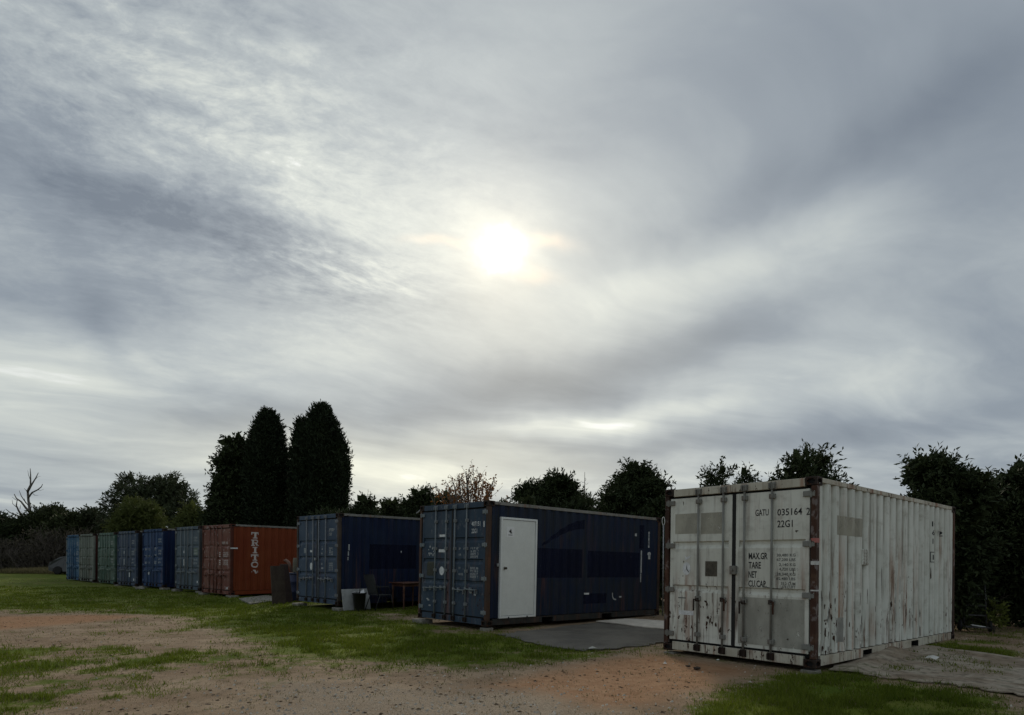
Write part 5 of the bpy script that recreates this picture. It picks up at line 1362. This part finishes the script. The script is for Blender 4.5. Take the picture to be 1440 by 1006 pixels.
for s_ in (-1, 1):
    w_ = MB().lathe([(.03, -.03), (.11, -.03), (.125, -.015), (.125, .015), (.11, .03), (.03, .03)], 16, Matrix.Rotation(R_(90), 4, 'Y')).build('wheel', M_rubber, fm, True); w_.location = (s_ * .27, .04, .125)
    MB().tube([(s_ * .2, .04, .125), (s_ * .3, .04, .125)], .012, 6).build('axle', M_dm, fm)
bt = MB().box(-.13, .13, -.05, .05, 0, .02, bev=.006).build('white_packet', simple('white packet', (.6, .6, .58), .6, .1, 9)); bt.location = (q_[0] - .02, q_[1] - .02, .122); bt.rotation_euler = (0, R_(8), R_(-20)); tag(bt, 'small white packet lying on the toe plate of the hand trolley', 'packet')
L_yel = foliage('yellow green leaves', (.075, .100, .018), (.15, .17, .04), .25)
def weed(label, px_, py_, lobes, n, seed, lm, leaf=.10):
    g_ = gnd(px_, py_); tree('weed', label, 'plant', g_[0], g_[1], lobes, n, lm, seed, per=6, slen=.16, leaf=leaf, trunk=.012, limbs=3, minr=.004, group='leafy plants under the right-hand tree')
weed('bright yellow green leafy plant just right of the hand trolley', 1398, 889, [((0, 0, .50), (.09, .09, .10)), ((.03, 0, .28), (.07, .07, .14))], 60, 501, L_yel, .09)
weed('dull yellow green plant at the corner of the white container left of the trolley', 1356, 884, [((0, 0, .30), (.20, .15, .22)), ((-.08, 0, .55), (.12, .1, .12))], 60, 502, foliage('dull yellow leaves', (.04, .055, .012), (.075, .09, .022), .2), .10)

# ------------------------------------------------------------------ parked car at the far end
cp = at(97, 800, 49.0); car = thing('parked_car', 'dark grey hatchback parked behind the bright blue container at the far left', 'car', (cp.x + .95, 49.0, 0), R_(184))
M_car = simple('dark grey car paint', (.045, .048, .053), .3, .1, 2, bump=0); M_gl = simple('dark car glass', (.018, .022, .025), .08, .1, 2, bump=0); M_ty = M_rubber
def xsec(pts, y0, y1, inset_z=None):
    b = MB(); n_ = len(pts)
    A2 = [(x_, y0 + (.10 if z_ > .98 else 0) + (.05 if z_ > 1.2 else 0), z_) for x_, z_ in pts]; B2 = [(x_, y1 - (.10 if z_ > .98 else 0) - (.05 if z_ > 1.2 else 0), z_) for x_, z_ in pts]
    b.poly(A2); b.poly(B2[::-1])
    for i in range(n_): b.poly([A2[i], B2[i], B2[(i + 1) % n_], A2[(i + 1) % n_]])
    return b
body = [(-1.95, .30), (-1.98, .55), (-1.90, .74), (-1.05, .90), (-.95, .92), (-.42, 1.28), (-.20, 1.35), (.75, 1.36), (1.15, 1.30), (1.62, .98), (1.80, .92), (1.90, .60), (1.88, .30),
        (1.60, .22), (1.55, .44), (1.36, .60), (1.14, .62), (.95, .50), (.88, .22), (-.92, .22), (-.98, .46), (-1.16, .60), (-1.38, .60), (-1.56, .46), (-1.62, .22)]
xsec(body, -.82, .82).build('body', M_car, car)
for s_ in (-1, 1):
    yg = s_ * .735
    for pts in ([(-.86, .98), (-.42, 1.24), (-.05, 1.28), (-.05, .99)], [(.0, .99), (.0, 1.285), (.62, 1.285), (.68, .99)], [(.74, .99), (.70, 1.28), (1.05, 1.24), (1.38, 1.0)]):
        cpn = [(x_, s_ * (.722 if z_ < 1.1 else .676), z_) for x_, z_ in pts]
        MB().poly(cpn).poly([(x_, y_ - s_ * .006, z_) for x_, y_, z_ in cpn][::-1]).build('side_window', M_gl, car)
    mr = MB().box(-.92, -.74, s_ * .80 - .09, s_ * .80 + .09, .95, 1.08, bev=.03).build('wing_mirror', M_pl, car)
    for x_ in (-1.27, 1.25):
        wh = MB().lathe([(.20, -.10), (.29, -.10), (.31, -.07), (.31, .07), (.29, .10), (.20, .10)], 20, Matrix.Rotation(R_(90), 4, 'X')).build('tyre', M_ty, car, True); wh.location = (x_, s_ * .74, .31)
        rm = MB().lathe([(.02, -.085), (.19, -.075), (.20, -.09), (.20, .09), (.19, .075), (.02, .085)], 16, Matrix.Rotation(R_(90), 4, 'X')).build('rim', M_steel, wh, True)
    MB().box(-1.975, -1.80, s_ * .62 - .14, s_ * .62 + .14, .62, .74, bev=.03).build('headlight', simple('headlight glass', (.35, .36, .37), .15, .1, 3, bump=0), car)
    MB().box(1.80, 1.885, s_ * .66 - .10, s_ * .66 + .10, .66, .90, bev=.03).build('tail_light', simple('tail light', (.22, .01, .01), .2, .1, 3, bump=0), car)
MB().poly([(-.93, -.66, .955), (-.93, .66, .955), (-.46, .60, 1.275), (-.46, -.60, 1.275)]).build('windscreen', M_gl, car)
MB().box(-2.0, -1.93, -.70, .70, .30, .48, bev=.03).build('bumper', M_pl, car)
# pink brick pier at the very left edge
pp = at(1.5, 798, 62); pr = MB().box(-.55, .55, -.30, .30, -.05, 1.22, bev=.03).box(-.60, .60, -.34, .34, 1.22, 1.32, bev=.02).build('pink_pier', simple('dull pink masonry', (.23, .145, .125), .9, .3, 2))
pr.location = (pp.x - .2, 62 - 8, 0); tag(pr, 'small dull pink masonry pier at the far left edge before the bushes', 'pier')

# ------------------------------------------------------------------ litter
for lab, px_, py_, sz, col in (('tiny white scrap of litter before the left corner of the white container', 935, 933, .030, (.7, .7, .68)), ('tiny white scrap of litter below the white container doors', 1010, 929, .028, (.7, .7, .68)),
                               ('small white litter scrap lying on the brown carpet', 1312, 932, .11, (.6, .6, .57)), ('small pale scrap at the front edge of the grey carpet', 833, 915, .09, (.42, .42, .38))):
    g_ = gnd(px_, py_); b = MB(); r = random.Random(px_)
    ring = [(sz * math.cos(q) * r.uniform(.6, 1.1), sz * math.sin(q) * r.uniform(.5, .9), .012 + sz * r.uniform(.0, .35)) for q in np.linspace(0, 6.283, 8)[:-1]]
    b.v = ring + [(0, 0, .015 + sz * .5)]; b.f = [(i, (i + 1) % 7, 7) for i in range(7)]; b.m = [0] * 7
    o_ = b.build('litter', simple('litter', col, .7, .1, 20)); o_.location = (g_[0], g_[1], float(gz(np.array([g_[0]]), np.array([g_[1]]))[0]) + (.05 if px_ == 1312 else .02 if px_ == 833 else 0)); tag(o_, lab, 'litter', 'white scraps of litter')
for lab, px_, py_, sz in (('dark clod of earth on the bare ground before the white container', 980, 942, .045), ('smaller dark clod of earth left of the other', 968, 939, .028), ('round pale stone on the grass before the grey navy container', 197, 829, .17)):
    g_ = gnd(px_, py_); rr = random.Random(px_); bm = bmesh.new(); bmesh.ops.create_icosphere(bm, subdivisions=2, radius=sz)
    for v in bm.verts: v.co = Vector((v.co.x * 1.2, v.co.y * .8, max(v.co.z * .55, -.03))) * rr.uniform(.8, 1.15)
    me = bpy.data.meshes.new('clod'); bm.to_mesh(me); bm.free()
    o_ = link('stone' if px_ == 197 else 'earth_clod', me, M_conc if px_ == 197 else simple('dark clod', (.05, .036, .026), .95, .4, 20)); o_.location = (g_[0], g_[1], .02); tag(o_, lab, 'stone' if px_ == 197 else 'clod')
